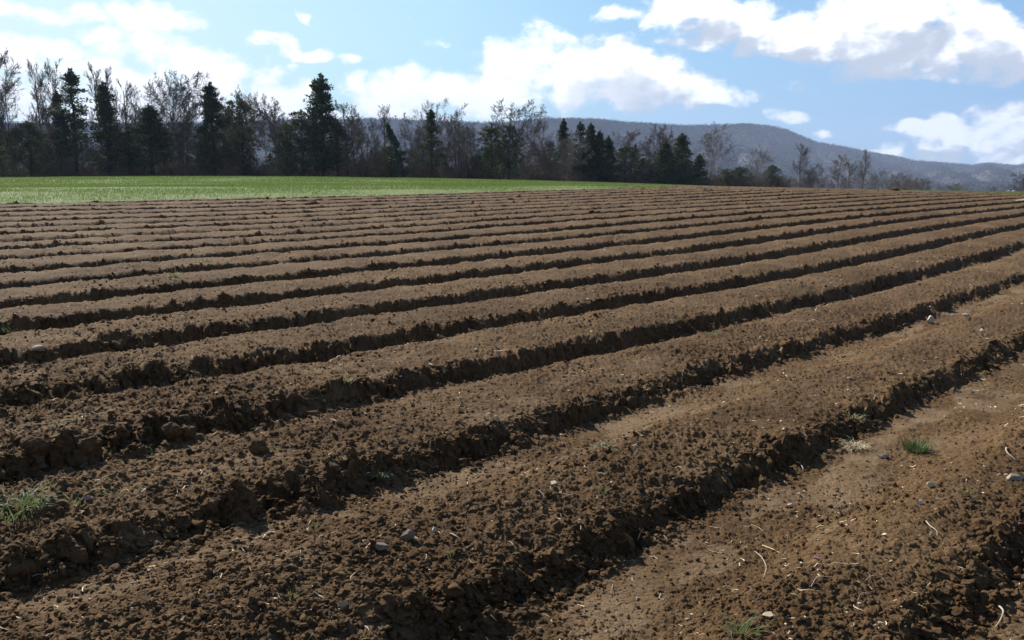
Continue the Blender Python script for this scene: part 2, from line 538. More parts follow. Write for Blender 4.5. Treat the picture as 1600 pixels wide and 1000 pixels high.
def furrow(X, Y):
    """returns height of the bed profile and masks (face, floor, rough)"""
    d, t = dcoord(X, Y), tcoord(X, Y)
    d = d + 0.045 * perlin(t * 0.55, d * 0.35, 3) + 0.020 * perlin(t * 2.1, d * 1.1, 4) + (0.014 * perlin(t * 6.0, d * 3.0, 14) + 0.012 * perlin(t * 17.0, d * 9.0, 15)) * (0.35 + 0.65 * sstep(16, 8, Y))
    q = (d - D0) / SP + 0.09
    k = np.floor(q)
    u = q - k
    ki = np.clip(k.astype(int) - KMIN, 0, 63)
    dep = ROW_DEPTH[ki] * (1 + 0.35 * perlin(t * 0.33, k * 3.3, 6))
    flo = ROW_FLOOR[np.clip(ki, 0, 63)]
    # u: 0 = foot of the shaded face, rising to the bed top, falling gently to the floor before the next one
    wf = 0.098 + 0.03 * perlin(t * 1.1, k * 5.1, 16)
    shoulder = 1 - (1 - np.clip(u / 0.46, 0, 1)) ** 2
    wsh = 0.40 - 0.32 * sstep(-0.5, 3.5, k)
    rise = (1 - wsh) * sstep(0.0, wf, u) + wsh * shoulder
    # the floor in front (smaller d) of face k belongs to the end of the previous period
    flo_n = ROW_FLOOR[np.clip(ki + 1, 0, 63)]
    dep_n = ROW_DEPTH[np.clip(ki + 1, 0, 63)] * (1 + 0.35 * perlin(t * 0.33, (k + 1) * 3.3, 6))
    fall = sstep(1 - flo_n - 0.30 + 0.14 * sstep(-0.5, 3.5, k), 1 - flo_n + 0.02, u)
    crown = 0.026 * np.sin(np.pi * np.clip((u - wf) / (1 - flo_n - wf), 0, 1))
    h = -dep * (1 - rise) - dep_n * fall * 0.92 + crown
    lip = 0.006 * np.exp(-((u - wf - 0.03) / 0.05) ** 2)
    h = h + lip
    face = np.exp(-((u - wf * 0.45) / 0.085) ** 2) + np.exp(-((u - 1.0) / 0.06) ** 2) * 0.8
    floor = sstep(1 - flo_n - 0.04, 1 - flo_n + 0.05, u)
    # worn, trampled ground at the near left where the rows run out
    px_left = np.exp(-((X + 3.4) / 2.2) ** 2 - ((Y - 5.5) / 2.6) ** 2)
    px_left = np.maximum(px_left, 0.75 * np.exp(-((X + 1.0) / 1.3) ** 2 - ((Y - 3.4) / 1.0) ** 2))
    px_left = np.clip(px_left, 0, 1)
    h = h * (1 - 0.55 * px_left)
    return h, np.clip(face, 0, 1), floor, px_left, u


def plow_mask(X, Y):
    d, t = dcoord(X, Y), tcoord(X, Y)
    e1 = D_END + 22 * sstep(46, 60, t) + 0.25 * perlin(t * 0.3, t * 0 + 1.5, 31) + 0.12 * perlin(t * 1.7, t * 0 + 0.5, 32) - d
    e2 = T_END + 0.8 * perlin(d * 0.5, d * 0 + 2.5, 33) - t
    return np.minimum(e1, e2)      # >0 inside


def soil_height(X, Y, detail=True):
    b = base_fast(X, Y)
    f, face, floor, rough, u = furrow(X, Y)
    m = plow_mask(X, Y)
    z = b + f
    R = np.hypot(X, Y)
    crust = floor * (1 - face) * sstep(-0.05, 0.30, fbm(tcoord(X, Y) * 1.1, dcoord(X, Y) * 2.6, 3, 44)) * (1 - 0.6 * rough)
    crust = np.maximum(crust, sstep(0.42, 0.62, fbm(tcoord(X, Y) * 0.8 + 9, dcoord(X, Y) * 2.0, 3, 47)) * 0.55 * sstep(12, 6, R))
    if detail:
        patch = sstep(-0.25, 0.5, fbm(X * 0.7, Y * 0.7, 2, 40))
        sm_ = 1 - 0.55 * crust
        z0 = z
        ruf = np.clip(0.20 + 1.0 * face + 0.15 * patch + 0.42 * rough - 0.35 * floor * (1 - rough), 0.05, 1.5)
        Xw = X + 0.012 * perlin(X * 22, Y * 22, 51); Yw = Y + 0.012 * perlin(X * 22, Y * 22, 52)
        z = z + 0.038 * fbm(X * 2.2, Y * 2.2, 2, 60) * (0.35 + 0.6 * ruf)
        z = z + 0.028 * fbm(X * 7.5, Y * 7.5, 2, 63) * ruf
        big = sstep(0.25, 1.0, ruf)
        z = z + domes(Xw, Yw, 0.21, 70, 0.30) * 0.60 * big * (0.35 + 0.65 * rough + 0.5 * face)
        z = z + domes(Xw, Yw, 0.14, 74, 0.6) * 0.55 * np.clip(face + 0.5 * rough, 0, 1)
        z = z + domes(Xw, Yw, 0.095, 71, 0.60) * 0.50 * np.clip(ruf, 0, 1.2) * (0.4 + 0.6 * patch + 0.3 * face)
        z = z + domes(Xw, Yw, 0.042, 72, 0.85) * (0.35 + 0.55 * np.clip(ruf, 0, 1))
        z = z + domes(Xw, Yw, 0.019, 73, 0.9) * 0.42 * sstep(14, 6, R)
        z = z + 0.008 * fbm(X * 30, Y * 30, 2, 66) * sstep(25, 10, R) * (0.6 + 0.6 * patch)
        z = z + 0.0035 * fbm(X * 95, Y * 95, 2, 68) * sstep(9, 4, R)
        z = z0 + (z - z0) * sm_
    edge = sstep(0.6, -0.35, m)
    z = z - 0.60 * edge + 0.04
    return z, face, crust, rough, m


def ground_sheet_h(X, Y):
    b = base_h(X, Y)
    m = plow_mask(X, Y)
    return b - 0.55 * sstep(0.0, 0.9, m)


# ------------------------------------------------------------------ materials: soil
def soil_mat(name='tilled_soil', clod=False):
    m, n, l, b = mat_new(name)
    b.inputs['Roughness'].default_value = 0.95
    b.inputs['Specular IOR Level'].default_value = 0.12
    tc = n.new('ShaderNodeTexCoord')
    co = tc.outputs['Object']
    t1 = noise_node(n, l, 0.8, 4, 0.6, co)
    r1 = ramp(n, [(0.3, SOIL_A), (0.5, SOIL_B), (0.7, SOIL_C)])
    l.new(t1.outputs['Fac'], r1.inputs['Fac'])
    t2 = noise_node(n, l, 26, 8, 0.72, co)
    r2 = ramp(n, [(0.30, (0.50, 0.46, 0.44)), (0.5, (1.0, 1.0, 1.0)), (0.72, (1.55, 1.52, 1.46))])
    l.new(t2.outputs['Fac'], r2.inputs['Fac'])
    mx = n.new('ShaderNodeMix'); mx.data_type = 'RGBA'; mx.blend_type = 'MULTIPLY'; mx.inputs[0].default_value = 1.0
    l.new(r1.outputs['Color'], mx.inputs[6]); l.new(r2.outputs['Color'], mx.inputs[7])
    col = mx.outputs[2]
    if not clod:
        # dry silt crust on the packed wheel track
        at = n.new('ShaderNodeAttribute'); at.attribute_name = 'crust'
        t3 = noise_node(n, l, 3.2, 5, 0.62, co)
        ma = n.new('ShaderNodeMath'); ma.operation = 'MULTIPLY'
        mr = n.new('ShaderNodeMapRange'); mr.inputs['From Min'].default_value = 0.30; mr.inputs['From Max'].default_value = 0.60
        l.new(t3.outputs['Fac'], mr.inputs['Value'])
        l.new(at.outputs['Fac'], ma.inputs[0]); l.new(mr.outputs[0], ma.inputs[1])
        m2 = n.new('ShaderNodeMix'); m2.data_type = 'RGBA'
        m2.inputs[7].default_value = (0.195, 0.128, 0.070, 1)
        l.new(ma.outputs[0], m2.inputs[0]); l.new(col, m2.inputs[6])
        col = m2.outputs[2]
    # flecks of chaff and grit
    vo = n.new('ShaderNodeTexVoronoi'); vo.inputs['Scale'].default_value = 42
    l.new(co, vo.inputs['Vector'])
    fr = n.new('ShaderNodeMapRange'); fr.inputs['From Min'].default_value = 0.10; fr.inputs['From Max'].default_value = 0.06
    l.new(vo.outputs['Distance'], fr.inputs['Value'])
    sep = n.new('ShaderNodeSeparateColor'); l.new(vo.outputs['Color'], sep.inputs[0])
    gt = n.new('ShaderNodeMath'); gt.operation = 'GREATER_THAN'; gt.inputs[1].default_value = 0.90
    l.new(sep.outputs[0], gt.inputs[0])
    mf = n.new('ShaderNodeMath'); mf.operation = 'MULTIPLY'; l.new(fr.outputs[0], mf.inputs[0]); l.new(gt.outputs[0], mf.inputs[1])
    m3 = n.new('ShaderNodeMix'); m3.data_type = 'RGBA'; m3.inputs[7].default_value = (0.42, 0.34, 0.23, 1)
    l.new(mf.outputs[0], m3.inputs[0]); l.new(col, m3.inputs[6])
    l.new(m3.outputs[2], b.inputs['Base Color'])
    bp = n.new('ShaderNodeBump'); bp.inputs['Strength'].default_value = 0.9; bp.inputs['Distance'].default_value = 0.014
    t4 = noise_node(n, l, 70, 8, 0.75, co)
    l.new(t4.outputs['Fac'], bp.inputs['Height'])
    l.new(bp.outputs[0], b.inputs['Normal'])
    return m


SOIL_A = (0.074, 0.041, 0.018)
SOIL_B = (0.106, 0.062, 0.028)
SOIL_C = (0.144, 0.089, 0.043)
M_soil = soil_mat()
M_clod = soil_mat('soil_clod', clod=True)

# ------------------------------------------------------------------ ploughed field mesh


def build_field():
    ang = np.concatenate([np.linspace(-180, -41, 60, endpoint=False), np.linspace(-41, -34, 60, endpoint=False),
                          np.linspace(-34, 34, NANG, endpoint=False), np.linspace(34, 41, 60, endpoint=False),
                          np.linspace(41, 180, 60, endpoint=False)])
    ang = np.radians(ang)
    rs = [0.15, 0.5, 1.0, 1.4]
    r = 1.8
    while r < 82:
        rs.append(r)
        r += min(max(r * r * 3.45e-4 * KRING, 0.0045), 0.10 * KRING if r > 17 else 9)
    rs = np.array(rs)
    A, R = np.meshgrid(ang, rs)
    X, Y = R * np.sin(A), R * np.cos(A)
    shp = X.shape
    z, face, crust, rough, m = soil_height(X.ravel(), Y.ravel())
    x_, y_ = X.ravel(), Y.ravel()
    amp = (0.006 + 0.022 * face + 0.012 * rough) * sstep(30, 12, R.ravel()) * np.clip(R.ravel() / 2.0, 0, 1)
    ox = perlin(x_ * 19, y_ * 19, 101) + 0.8 * perlin(x_ * 43 + z * 30, y_ * 43, 102)
    oy = perlin(x_ * 19 + 5, y_ * 19, 103) + 0.8 * perlin(x_ * 43, y_ * 43 + z * 30, 104)
    V = np.stack([x_ + amp * ox, y_ + amp * oy, z], 1)
    nr, na = shp
    i = np.arange(nr - 1)[:, None] * na
    j = np.arange(na)[None, :]
    jn = (j + 1) % na
    F = np.stack([i + j, i + jn, i + na + jn, i + na + j], -1).reshape(-1, 4)
    # drop what lies well outside the ploughed ground
    keep = (m[F].max(1) > -1.2)
    F = F[keep][:, ::-1]
    me = np_mesh('tilled_field', V, F, M_soil, smooth=True)
    a = me.attributes.new('crust', 'FLOAT', 'POINT')
    a.data.foreach_set('value', np.clip(crust, 0, 1).astype(np.float32))
    o = mesh_obj('tilled_field', me)
    tag(o, kind='structure')
    return o


NANG, KRING = 1300, 1.0
build_field()


def build_ground():
    """one sheet of grassland reaching the horizon"""
    ang = np.radians(np.concatenate([np.linspace(-180, -40, 60, endpoint=False), np.linspace(-40, 40, 420, endpoint=False), np.linspace(40, 180, 60, endpoint=False)]))
    rs = [0.5]
    r = 3.0
    while r < 6400:
        rs.append(r)
        r += 0.35 if 22 < r < 90 else max(0.5, r * 0.02)
    rs = np.array(rs)
    A, R = np.meshgrid(ang, rs)
    X, Y = R * np.sin(A), R * np.cos(A)
    z = ground_sheet_h(X.ravel(), Y.ravel())
    z = z + 0.02 * perlin(X.ravel() * 1.3, Y.ravel() * 1.3, 80) + 0.05 * perlin(X.ravel() * .12, Y.ravel() * .12, 81)
    V = np.stack([X.ravel(), Y.ravel(), z], 1)
    nr, na = X.shape
    i = np.arange(nr - 1)[:, None] * na
    j = np.arange(na)[None, :]
    F = np.stack([i + j, i + (j + 1) % na, i + na + (j + 1) % na, i + na + j], -1).reshape(-1, 4)[:, ::-1]
    m, n, l, b = mat_new('young_grass_ground')
    tc = n.new('ShaderNodeTexCoord'); co = tc.outputs['Object']
    t = noise_node(n, l, 0.35, 6, 0.65, co)
    r1 = ramp(n, [(0.3, (0.115, 0.155, 0.044)), (0.5, (0.135, 0.182, 0.055)), (0.72, (0.170, 0.210, 0.072))])
    l.new(t.outputs['Fac'], r1.inputs['Fac'])
    t2 = noise_node(n, l, 6.0, 6, 0.7, co)
    r2 = ramp(n, [(0.3, (0.7, 0.72, 0.7)), (0.7, (1.3, 1.25, 1.3))])
    l.new(t2.outputs['Fac'], r2.inputs['Fac'])
    mx = n.new('ShaderNodeMix'); mx.data_type = 'RGBA'; mx.blend_type = 'MULTIPLY'; mx.inputs[0].default_value = 1
    l.new(r1.outputs[0], mx.inputs[6]); l.new(r2.outputs[0], mx.inputs[7])
    # beyond the belt of trees the land is brown winter woodland and pasture
    ln = n.new('ShaderNodeVectorMath'); ln.operation = 'LENGTH'; l.new(co, ln.inputs[0])
    mr = n.new('ShaderNodeMapRange'); mr.inputs['From Min'].default_value = 146; mr.inputs['From Max'].default_value = 170
    l.new(ln.outputs['Value'], mr.inputs['Value'])
    t3 = noise_node(n, l, 0.02, 5, 0.6, co)
    r3 = ramp(n, [(0.4, (0.07, 0.055, 0.04)), (0.65, (0.13, 0.12, 0.06))])
    l.new(t3.outputs['Fac'], r3.inputs['Fac'])
    m2 = n.new('ShaderNodeMix'); m2.data_type = 'RGBA'
    l.new(mr.outputs[0], m2.inputs[0]); l.new(mx.outputs[2], m2.inputs[6]); l.new(r3.outputs[0], m2.inputs[7])
    l.new(m2.outputs[2], b.inputs['Base Color'])
    bp = n.new('ShaderNodeBump'); bp.inputs['Strength'].default_value = 1.0; bp.inputs['Distance'].default_value = 0.06
    t4 = noise_node(n, l, 14, 5, 0.7, co)
    l.new(t4.outputs['Fac'], bp.inputs['Height']); l.new(bp.outputs[0], b.inputs['Normal'])
    o = mesh_obj('ground', np_mesh('ground', V, F, m, smooth=True))
    tag(o, kind='structure')


build_ground()

# ------------------------------------------------------------------ the wooded mountain
RIDGE = [(-400, 205), (-150, 196), (0, 194), (150, 196), (350, 193), (530, 189), (580, 187.5), (630, 189), (730, 194), (785, 194), (852, 187), (890, 187.5),
         (940, 189), (978, 193), (1040, 197), (1077, 198), (1140, 196.5), (1162, 195), (1203, 198), (1231, 205), (1275, 224), (1319, 231),
         (1369, 241), (1400, 246), (1431, 253), (1491, 257), (1519, 260), (1544, 256), (1600, 261), (1700, 262), (1900, 268), (2200, 275)]
_rp = [azel(px, py) for px, py in RIDGE]
_raz = np.array([a for a, e in _rp]); _rel = np.array([e for a, e in _rp])


def ridge_dist(az):
    return 2700 + 1500 * sstep(0.05, 0.55, az)


def hill_h(az, r):
    D = ridge_dist(az)
    H = EYE + np.tan(np.interp(az, _raz, _rel)) * D - 7.0       # crown of trees adds the rest
    q = r / D
    x, y = r * np.sin(az), r * np.cos(az)
    foot = 0.44
    up = np.clip((q - foot) / (1 - foot), 0, 1)
    s = up ** 1.25 * (1 - 0.12 * np.sin(up * np.pi))
    back = sstep(1.0, 1.5, q)
    spur = np.abs(perlin(az * 22.0 + r * 0.0006, r * 0.0011, 90)) * 1.2 + 0.6 * perlin(az * 48.0, r * 0.002, 91)
    z = -18 + (H + 18) * s * (1 - back) + 50 * (spur - 0.45) * np.sin(np.clip(up, 0, 1) * np.pi) * 0.85
    z = z + 3.5 * fbm(x * 0.01, y * 0.01, 3, 92) * np.clip(up * 4, 0, 1) * (0.3 + 0.7 * np.sin(np.clip(up, 0, 1) * np.pi))
    return z


def build_hill():
    az = np.linspace(-0.78, 0.78, 520)
    q = np.concatenate([np.linspace(0.42, 1.0, 110), np.linspace(1.01, 1.5, 30)])
    A, Q = np.meshgrid(az, q)
    R = Q * ridge_dist(A)
    Z = hill_h(A, R)
    V = np.stack([(R * np.sin(A)).ravel(), (R * np.cos(A)).ravel(), Z.ravel()], 1)
    nr, na = A.shape
    i = np.arange(nr - 1)[:, None] * na; j = np.arange(na - 1)[None, :]
    F = np.stack([i + j, i + na + j, i + na + j + 1, i + j + 1], -1).reshape(-1, 4)[:, ::-1]
    m = simple_mat('hill_leaf_litter', (0.060, 0.048, 0.044), (0.080, 0.066, 0.060), 0.004)
    o = mesh_obj('hills', np_mesh('hills', V, F, m, smooth=True))
    tag(o, kind='structure')
    # winter forest covering it: loose twiggy crowns
    N = 95000
    a = RNG.uniform(-0.62, 0.66, N)
    qq = 1.02 - 0.60 * RNG.random(N) ** 1.25
    r = qq * ridge_dist(a)
    # extra trees along the skyline
    a2 = RNG.uniform(-0.60, 0.62, 9000); r2 = ridge_dist(a2) * RNG.uniform(0.985, 1.01, 9000)
    a = np.concatenate([a, a2]); r = np.concatenate([r, r2]); N = len(a)
    zz = hill_h(a, r)
    C = np.stack([r * np.sin(a), r * np.cos(a), zz], 1)
    s = RNG.uniform(0.65, 1.25, N)
    T = 13
    off = RNG.normal(0, 1, (N, T, 3)) * np.array([3.1, 3.1, 2.6]) * s[:, None, None]
    off[:, :, 2] += 7.5 * s[:, None]
    cen = C[:, None, :] + off
    tri = RNG.normal(0, 1, (N, T, 3, 3)) * np.array([0.95, 0.95, 1.4]) * s[:, None, None, None]
    V = (cen[:, :, None, :] + tri).reshape(-1, 3)
    F = np.arange(len(V)).reshape(-1, 3)
    m = simple_mat('winter_woodland', (0.062, 0.050, 0.050), (0.088, 0.072, 0.070), 0.0035, island=0.12)
    o = mesh_obj('hillside_wood', np_mesh('hillside_wood', V, F, m))
    tag(o, 'hazy grey brown winter forest covering the long mountain behind the trees', 'forest', kind='stuff')


build_hill()


# ------------------------------------------------------------------ tree makers
class Skel:
    def __init__(self):
        self.a, self.b, self.ra, self.rb = [], [], [], []

    def seg(self, p, q, r0, r1):
        self.a.append(p); self.b.append(q); self.ra.append(r0); self.rb.append(r1)

    def mesh(self, name, mat, sides=4):
        a = np.array(self.a); b = np.array(self.b); ra = np.array(self.ra); rb = np.array(self.rb)
        d = b - a
        L = np.linalg.norm(d, axis=1, keepdims=True) + 1e-9
        d = d / L
        b = b + d * (ra[:, None] * 0.3)
        ref = np.where(np.abs(d[:, 2:3]) > 0.85, np.array([[1.0, 0, 0]]), np.array([[0, 0, 1.0]]))
        u = np.cross(d, ref); u /= np.linalg.norm(u, axis=1, keepdims=True)
        v = np.cross(d, u)
        n = len(a)
        V = np.empty((n, 2 * sides, 3))
        for k in range(sides):
            t = 2 * math.pi * k / sides
            o = u * math.cos(t) + v * math.sin(t)
            V[:, k] = a + o * ra[:, None]
            V[:, sides + k] = b + o * rb[:, None]
        base = (np.arange(n) * 2 * sides)[:, None]
        F = []
        for k in range(sides):
            k2 = (k + 1) % sides
            F.append(np.concatenate([base + k, base + k2, base + sides + k2, base + sides + k], 1))
        F = np.concatenate(F, 0)
        return np_mesh(name, V.reshape(-1, 3), F, mat, smooth=sides > 3)


def rvec(rng):
    v = np.array([rng.gauss(0, 1), rng.gauss(0, 1), rng.gauss(0, 1)])
    return v / (np.linalg.norm(v) + 1e-9)


def limb(rng, wood, twig, p, d, length, r, level, P):
    """grow one limb and its children. P: dict of parameters"""
    nseg = [7, 5, 4, 3, 2][min(level, 4)]
    sl = length / nseg
    pts = [p.copy()]
    wob = P['wob'] * (0.35 if level == 0 else 1.0)
    rr = r
    tgt = wood if level <= 1 else twig
    dirs = []
    for k in range(nseg):
        d = d + rvec(rng) * wob + np.array([0, 0, P['up'] * (0.5 if level else 0.2)])
        d = d / np.linalg.norm(d)
        q = pts[-1] + d * sl
        r2 = rr * (0.86 if level == 0 else 0.78)
        r2 = max(r2, P['rmin'])
        tgt.seg(pts[-1], q, rr, r2)
        pts.append(q); dirs.append(d.copy()); rr = r2
    if level >= P['levels']:
        return
    n = P['n'][level]
    for c in range(n):
        f = (c + rng.random()) / n
        lo = P['bare'] if level == 0 else 0.18
        f = lo + (1 - lo) * f
        s = min(int(f * nseg), nseg - 1)
        q = pts[s] + (pts[s + 1] - pts[s]) * (f * nseg - s)
        dd = dirs[s]
        perp = np.cross(dd, rvec(rng)); perp /= np.linalg.norm(perp) + 1e-9
        ang = math.radians(P['ang'][level] * rng.uniform(0.65, 1.3))
        nd = dd * math.cos(ang) + perp * math.sin(ang)
        shape = (1 - f) if level == 0 else (1 - 0.55 * f)
        if level == 0:
            ln = length * P['ratio'][0] * (0.35 + 0.65 * (1 - f) ** P['taper']) * rng.uniform(0.7, 1.2)
        else:
            ln = length * P['ratio'][min(level, 3)] * (1 - 0.5 * f) * rng.uniform(0.7, 1.25)
        cr = max(P['rmin'], r * (0.9 - 0.5 * f) * (0.42 if level == 0 else 0.5))
        limb(rng, wood, twig, q, nd, ln, cr, level + 1, P)


BARE = {
    'tall':   dict(wob=0.10, up=0.10, bare=0.28, levels=4, n=[17, 7, 6, 4], ang=[38, 36, 38, 40], ratio=[0.50, 0.55, 0.55, 0.6], taper=0.55, rmin=0.016, stems=1),
    'spread': dict(wob=0.13, up=0.05, bare=0.14, levels=4, n=[11, 8, 7, 4], ang=[44, 38, 38, 40], ratio=[0.62, 0.50, 0.5, 0.55], taper=0.35, rmin=0.016, stems=3),
    'vase':   dict(wob=0.12, up=0.05, bare=0.45, levels=4, n=[13, 8, 7, 4], ang=[42, 36, 38, 40], ratio=[0.55, 0.52, 0.5, 0.55], taper=0.3, rmin=0.016, stems=1),
    'thin':   dict(wob=0.09, up=0.22, bare=0.25, levels=3, n=[22, 8, 6], ang=[34, 34, 38], ratio=[0.34, 0.5, 0.6], taper=0.5, rmin=0.016, stems=1),
    'gnarly': dict(wob=0.22, up=0.08, bare=0.22, levels=4, n=[12, 7, 6, 4], ang=[50, 42, 42, 44], ratio=[0.55, 0.5, 0.5, 0.5], taper=0.4, rmin=0.016, stems=2),
    'bushy':  dict(wob=0.20, up=0.04, bare=0.08, levels=4, n=[15, 8, 7, 5], ang=[58, 50, 50, 50], ratio=[0.50, 0.52, 0.5, 0.55], taper=0.45, rmin=0.018, stems=3),
}


def bare_meshes(kind, seed, mats, spread=1.0, crook=0.0):
    """unit-height leafless tree: returns trunk mesh, crown mesh"""
    rng = random.Random(seed)
    P = dict(BARE[kind])
    wood, twig = Skel(), Skel()
    H = 14.0
    ns = P['stems']
    for s in range(ns):
        if ns == 1:
            p, d = np.zeros(3), np.array([crook, 0, 1.0]); L, r = H * 0.86, 0.16
        else:
            a = 2 * math.pi * (s + rng.random() * 0.5) / ns
            lean = rng.uniform(0.10, 0.30) * (1.0 if kind != 'bushy' else 1.5)
            p = np.array([math.cos(a) * 0.14, math.sin(a) * 0.14, 0])
            d = np.array([math.cos(a) * lean + crook, math.sin(a) * lean, 1.0]); L, r = H * rng.uniform(0.68, 0.88), 0.13
        d = d / np.linalg.norm(d)
        limb(rng, wood, twig, p, d, L, r, 0, P)
    # scale so that the top is at 1.0 when the thing is scaled by its height
    allb = np.array(twig.b)
    top = np.percentile(allb[:, 2], 99.7)
    half = np.percentile(np.hypot(allb[:, 0], allb[:, 1]), 96)
    sz = H / top
    for S in (wood, twig):
        S.a = [q * np.array([spread * sz, spread * sz, sz]) for q in S.a]
        S.b = [q * np.array([spread * sz, spread * sz, sz]) for q in S.b]
    wood.a = [q - np.array([0, 0, 0.0]) for q in wood.a]
    return wood.mesh('trunk', mats[0], 5), twig.mesh('crown', mats[1], 3), H, half * spread * sz


def leaf_cloud(cent, rad, n_each, size, rng, flat=0.75):
    """leaf-sized faces scattered in a lumpy volume round each centre"""
    n = len(cent)
    c = np.repeat(cent, n_each, axis=0)
    rr = np.repeat(rad, n_each)
    v = rng.normal(0, 1, (len(c), 3)); v /= np.linalg.norm(v, axis=1, keepdims=True)
    v *= (rng.random((len(c), 1)) ** 0.45)
    v[:, 2] *= flat
    p = c + v * rr[:, None]
    # elongated triangles pointing up and outwards
    d = v * np.array([1, 1, 0.6]) + np.array([0, 0, 0.75]) + rng.normal(0, 0.45, (len(c), 3))
    d /= np.linalg.norm(d, axis=1, keepdims=True)
    s = np.cross(d, rng.normal(0, 1, (len(c), 3))); s /= np.linalg.norm(s, axis=1, keepdims=True)
    L = size * rng.uniform(0.6, 1.4, (len(c), 1)); W = L * rng.uniform(0.32, 0.55, (len(c), 1))
    V = np.stack([p - s * W, p + s * W, p + d * L * 1.3], 1)
    return V.reshape(-1, 3)


def evergreen_meshes(kind, seed, mats, lean=0.0):
    """cedar-like tree of height 12"""
    rng = np.random.default_rng(seed)
    H = 12.0
    prof = {
        'column': lambda f: 1.35 * (1 - f) ** 0.55 * sstep(0.0, 0.12, f - 0.03) + 0.12,
        'cone':   lambda f: 2.1 * (1 - f) ** 0.85 * sstep(0.0, 0.08, f) + 0.10,
        'broad':  lambda f: 2.7 * np.sqrt(np.maximum(0, 1 - ((f - 0.42) / 0.60) ** 2)) * 0.9 + 0.15,
        'ragged': lambda f: 1.9 * (1 - f) ** 0.75 * sstep(0.02, 0.25, f) + 0.15,
    }[kind]
    nb = {'column': 190, 'cone': 200, 'broad': 210, 'ragged': 135}[kind]
    f = rng.random(nb) ** (0.85)
    f = 0.06 + 0.93 * f
    if kind == 'ragged': f = 0.2 + 0.79 * rng.random(nb)
    az = rng.uniform(0, 2 * math.pi, nb)
    lump = 1 + 0.30 * np.sin(az * 2 + f * 9 + seed) + 0.28 * np.sin(az * 3 - f * 17 + seed * 2)
    pr = np.array([prof(x) for x in f]) * lump
    rho = pr * rng.uniform(0.35, 1.0, nb) ** 0.7
    odd = rng.random(nb) < 0.08
    rho = np.where(odd, rho * 1.35, rho)
    bend = lean * (f ** 1.3) * H
    cx = rho * np.cos(az) + bend; cy = rho * np.sin(az); cz = f * H * 0.955 + rho * 0.18
    cent = np.stack([cx, cy, cz], 1)
    rad = rng.uniform(0.34, 0.66, nb) * (0.65 + 0.6 * (1 - f))
    if kind == 'broad': rad *= 1.2
    V = leaf_cloud(cent, rad, {'ragged': 34}.get(kind, 44), 0.16, rng, 0.8)
    tipc = np.array([[bend_i + 0.0, 0, z] for bend_i, z in ((lean * H * .93, H * 0.93), (lean * H * .96, H * 0.955), (lean * H, H * 0.985))])
    V2 = leaf_cloud(tipc, np.array([0.28, 0.2, 0.12]), 40, 0.16, rng, 1.6)
    V = np.concatenate([V, V2])
    crown = np_mesh('crown', V, np.arange(len(V)).reshape(-1, 3), mats[1])
    sk = Skel()
    prev = np.zeros(3)
    for k in range(1, 11):
        ff = k / 10 * 0.95
        q = np.array([lean * ff ** 1.3 * H + rng.normal(0, 0.04), rng.normal(0, 0.04), ff * H])
        sk.seg(prev, q, 0.17 * (1 - (k - 1) / 10.5) + 0.015, 0.17 * (1 - k / 10.5) + 0.015)
        prev = q
    for i in range(nb):
        zb = max(0.4, cz[i] - 0.35 - rho[i] * 0.55)
        fb = zb / H
        p0 = np.array([lean * fb ** 1.3 * H, 0, zb])
        sk.seg(p0, cent[i], 0.035, 0.012)
    return sk.mesh('trunk', mats[0], 4), crown, H


M_bark = simple_mat('grey_brown_bark', (0.075, 0.062, 0.052), (0.145, 0.120, 0.10), 1.5)
M_twig = simple_mat('grey_twigs', (0.080, 0.066, 0.057), (0.140, 0.116, 0.099), 0.6, island=0.25)
M_pale = simple_mat('pale_grey_bark', (0.13, 0.115, 0.095), (0.22, 0.20, 0.17), 1.2)
M_ptwig = simple_mat('pale_twigs', (0.135, 0.115, 0.10), (0.215, 0.185, 0.16), 0.6, island=0.25)
M_btwig = simple_mat('rusty_twigs', (0.105, 0.075, 0.060), (0.170, 0.128, 0.102), 0.5, island=0.3)
M_cedar = simple_mat('dark_cedar_green', (0.030, 0.046, 0.022), (0.075, 0.094, 0.042), 0.7, island=0.5, trans=0.25)
M_olive = simple_mat('olive_cedar_green', (0.055, 0.070, 0.024), (0.120, 0.128, 0.050), 0.7, island=0.5, trans=0.25)
M_rusty = simple_mat('bronzed_cedar_foliage', (0.060, 0.058, 0.030), (0.125, 0.108, 0.062), 0.7, island=0.5, trans=0.25)
M_dbark = simple_mat('dark_bark', (0.035, 0.028, 0.023), (0.075, 0.060, 0.048), 1.5)

_cache = {}


def tree_src(kind, var):
    key = (kind, var)
    if key in _cache: return _cache[key]
    fam, _, tone = kind.partition('/')
    if fam in BARE:
        mats = {'': (M_bark, M_twig), 'pale': (M_pale, M_ptwig), 'brown': (M_dbark, M_btwig), 'dark': (M_dbark, M_twig)}[tone]
        t, c, H, half = bare_meshes(fam, 100 + var * 17 + len(fam), mats)
    else:
        mats = {'': (M_dbark, M_cedar), 'olive': (M_dbark, M_olive), 'rusty': (M_dbark, M_rusty)}[tone]
        fam2, lean = (fam, 0.0) if fam != 'leaner' else ('cone', -0.28)
        t, c, H = evergreen_meshes(fam2, 300 + var * 13 + len(fam), mats, lean)
        co = np.empty(len(c.vertices) * 3, dtype=np.float32); c.vertices.foreach_get('co', co)
        co = co.reshape(-1, 3); half = float(np.percentile(np.abs(co[:, 0]), 97))
    _cache[key] = (t, c, H, half)
    return _cache[key]


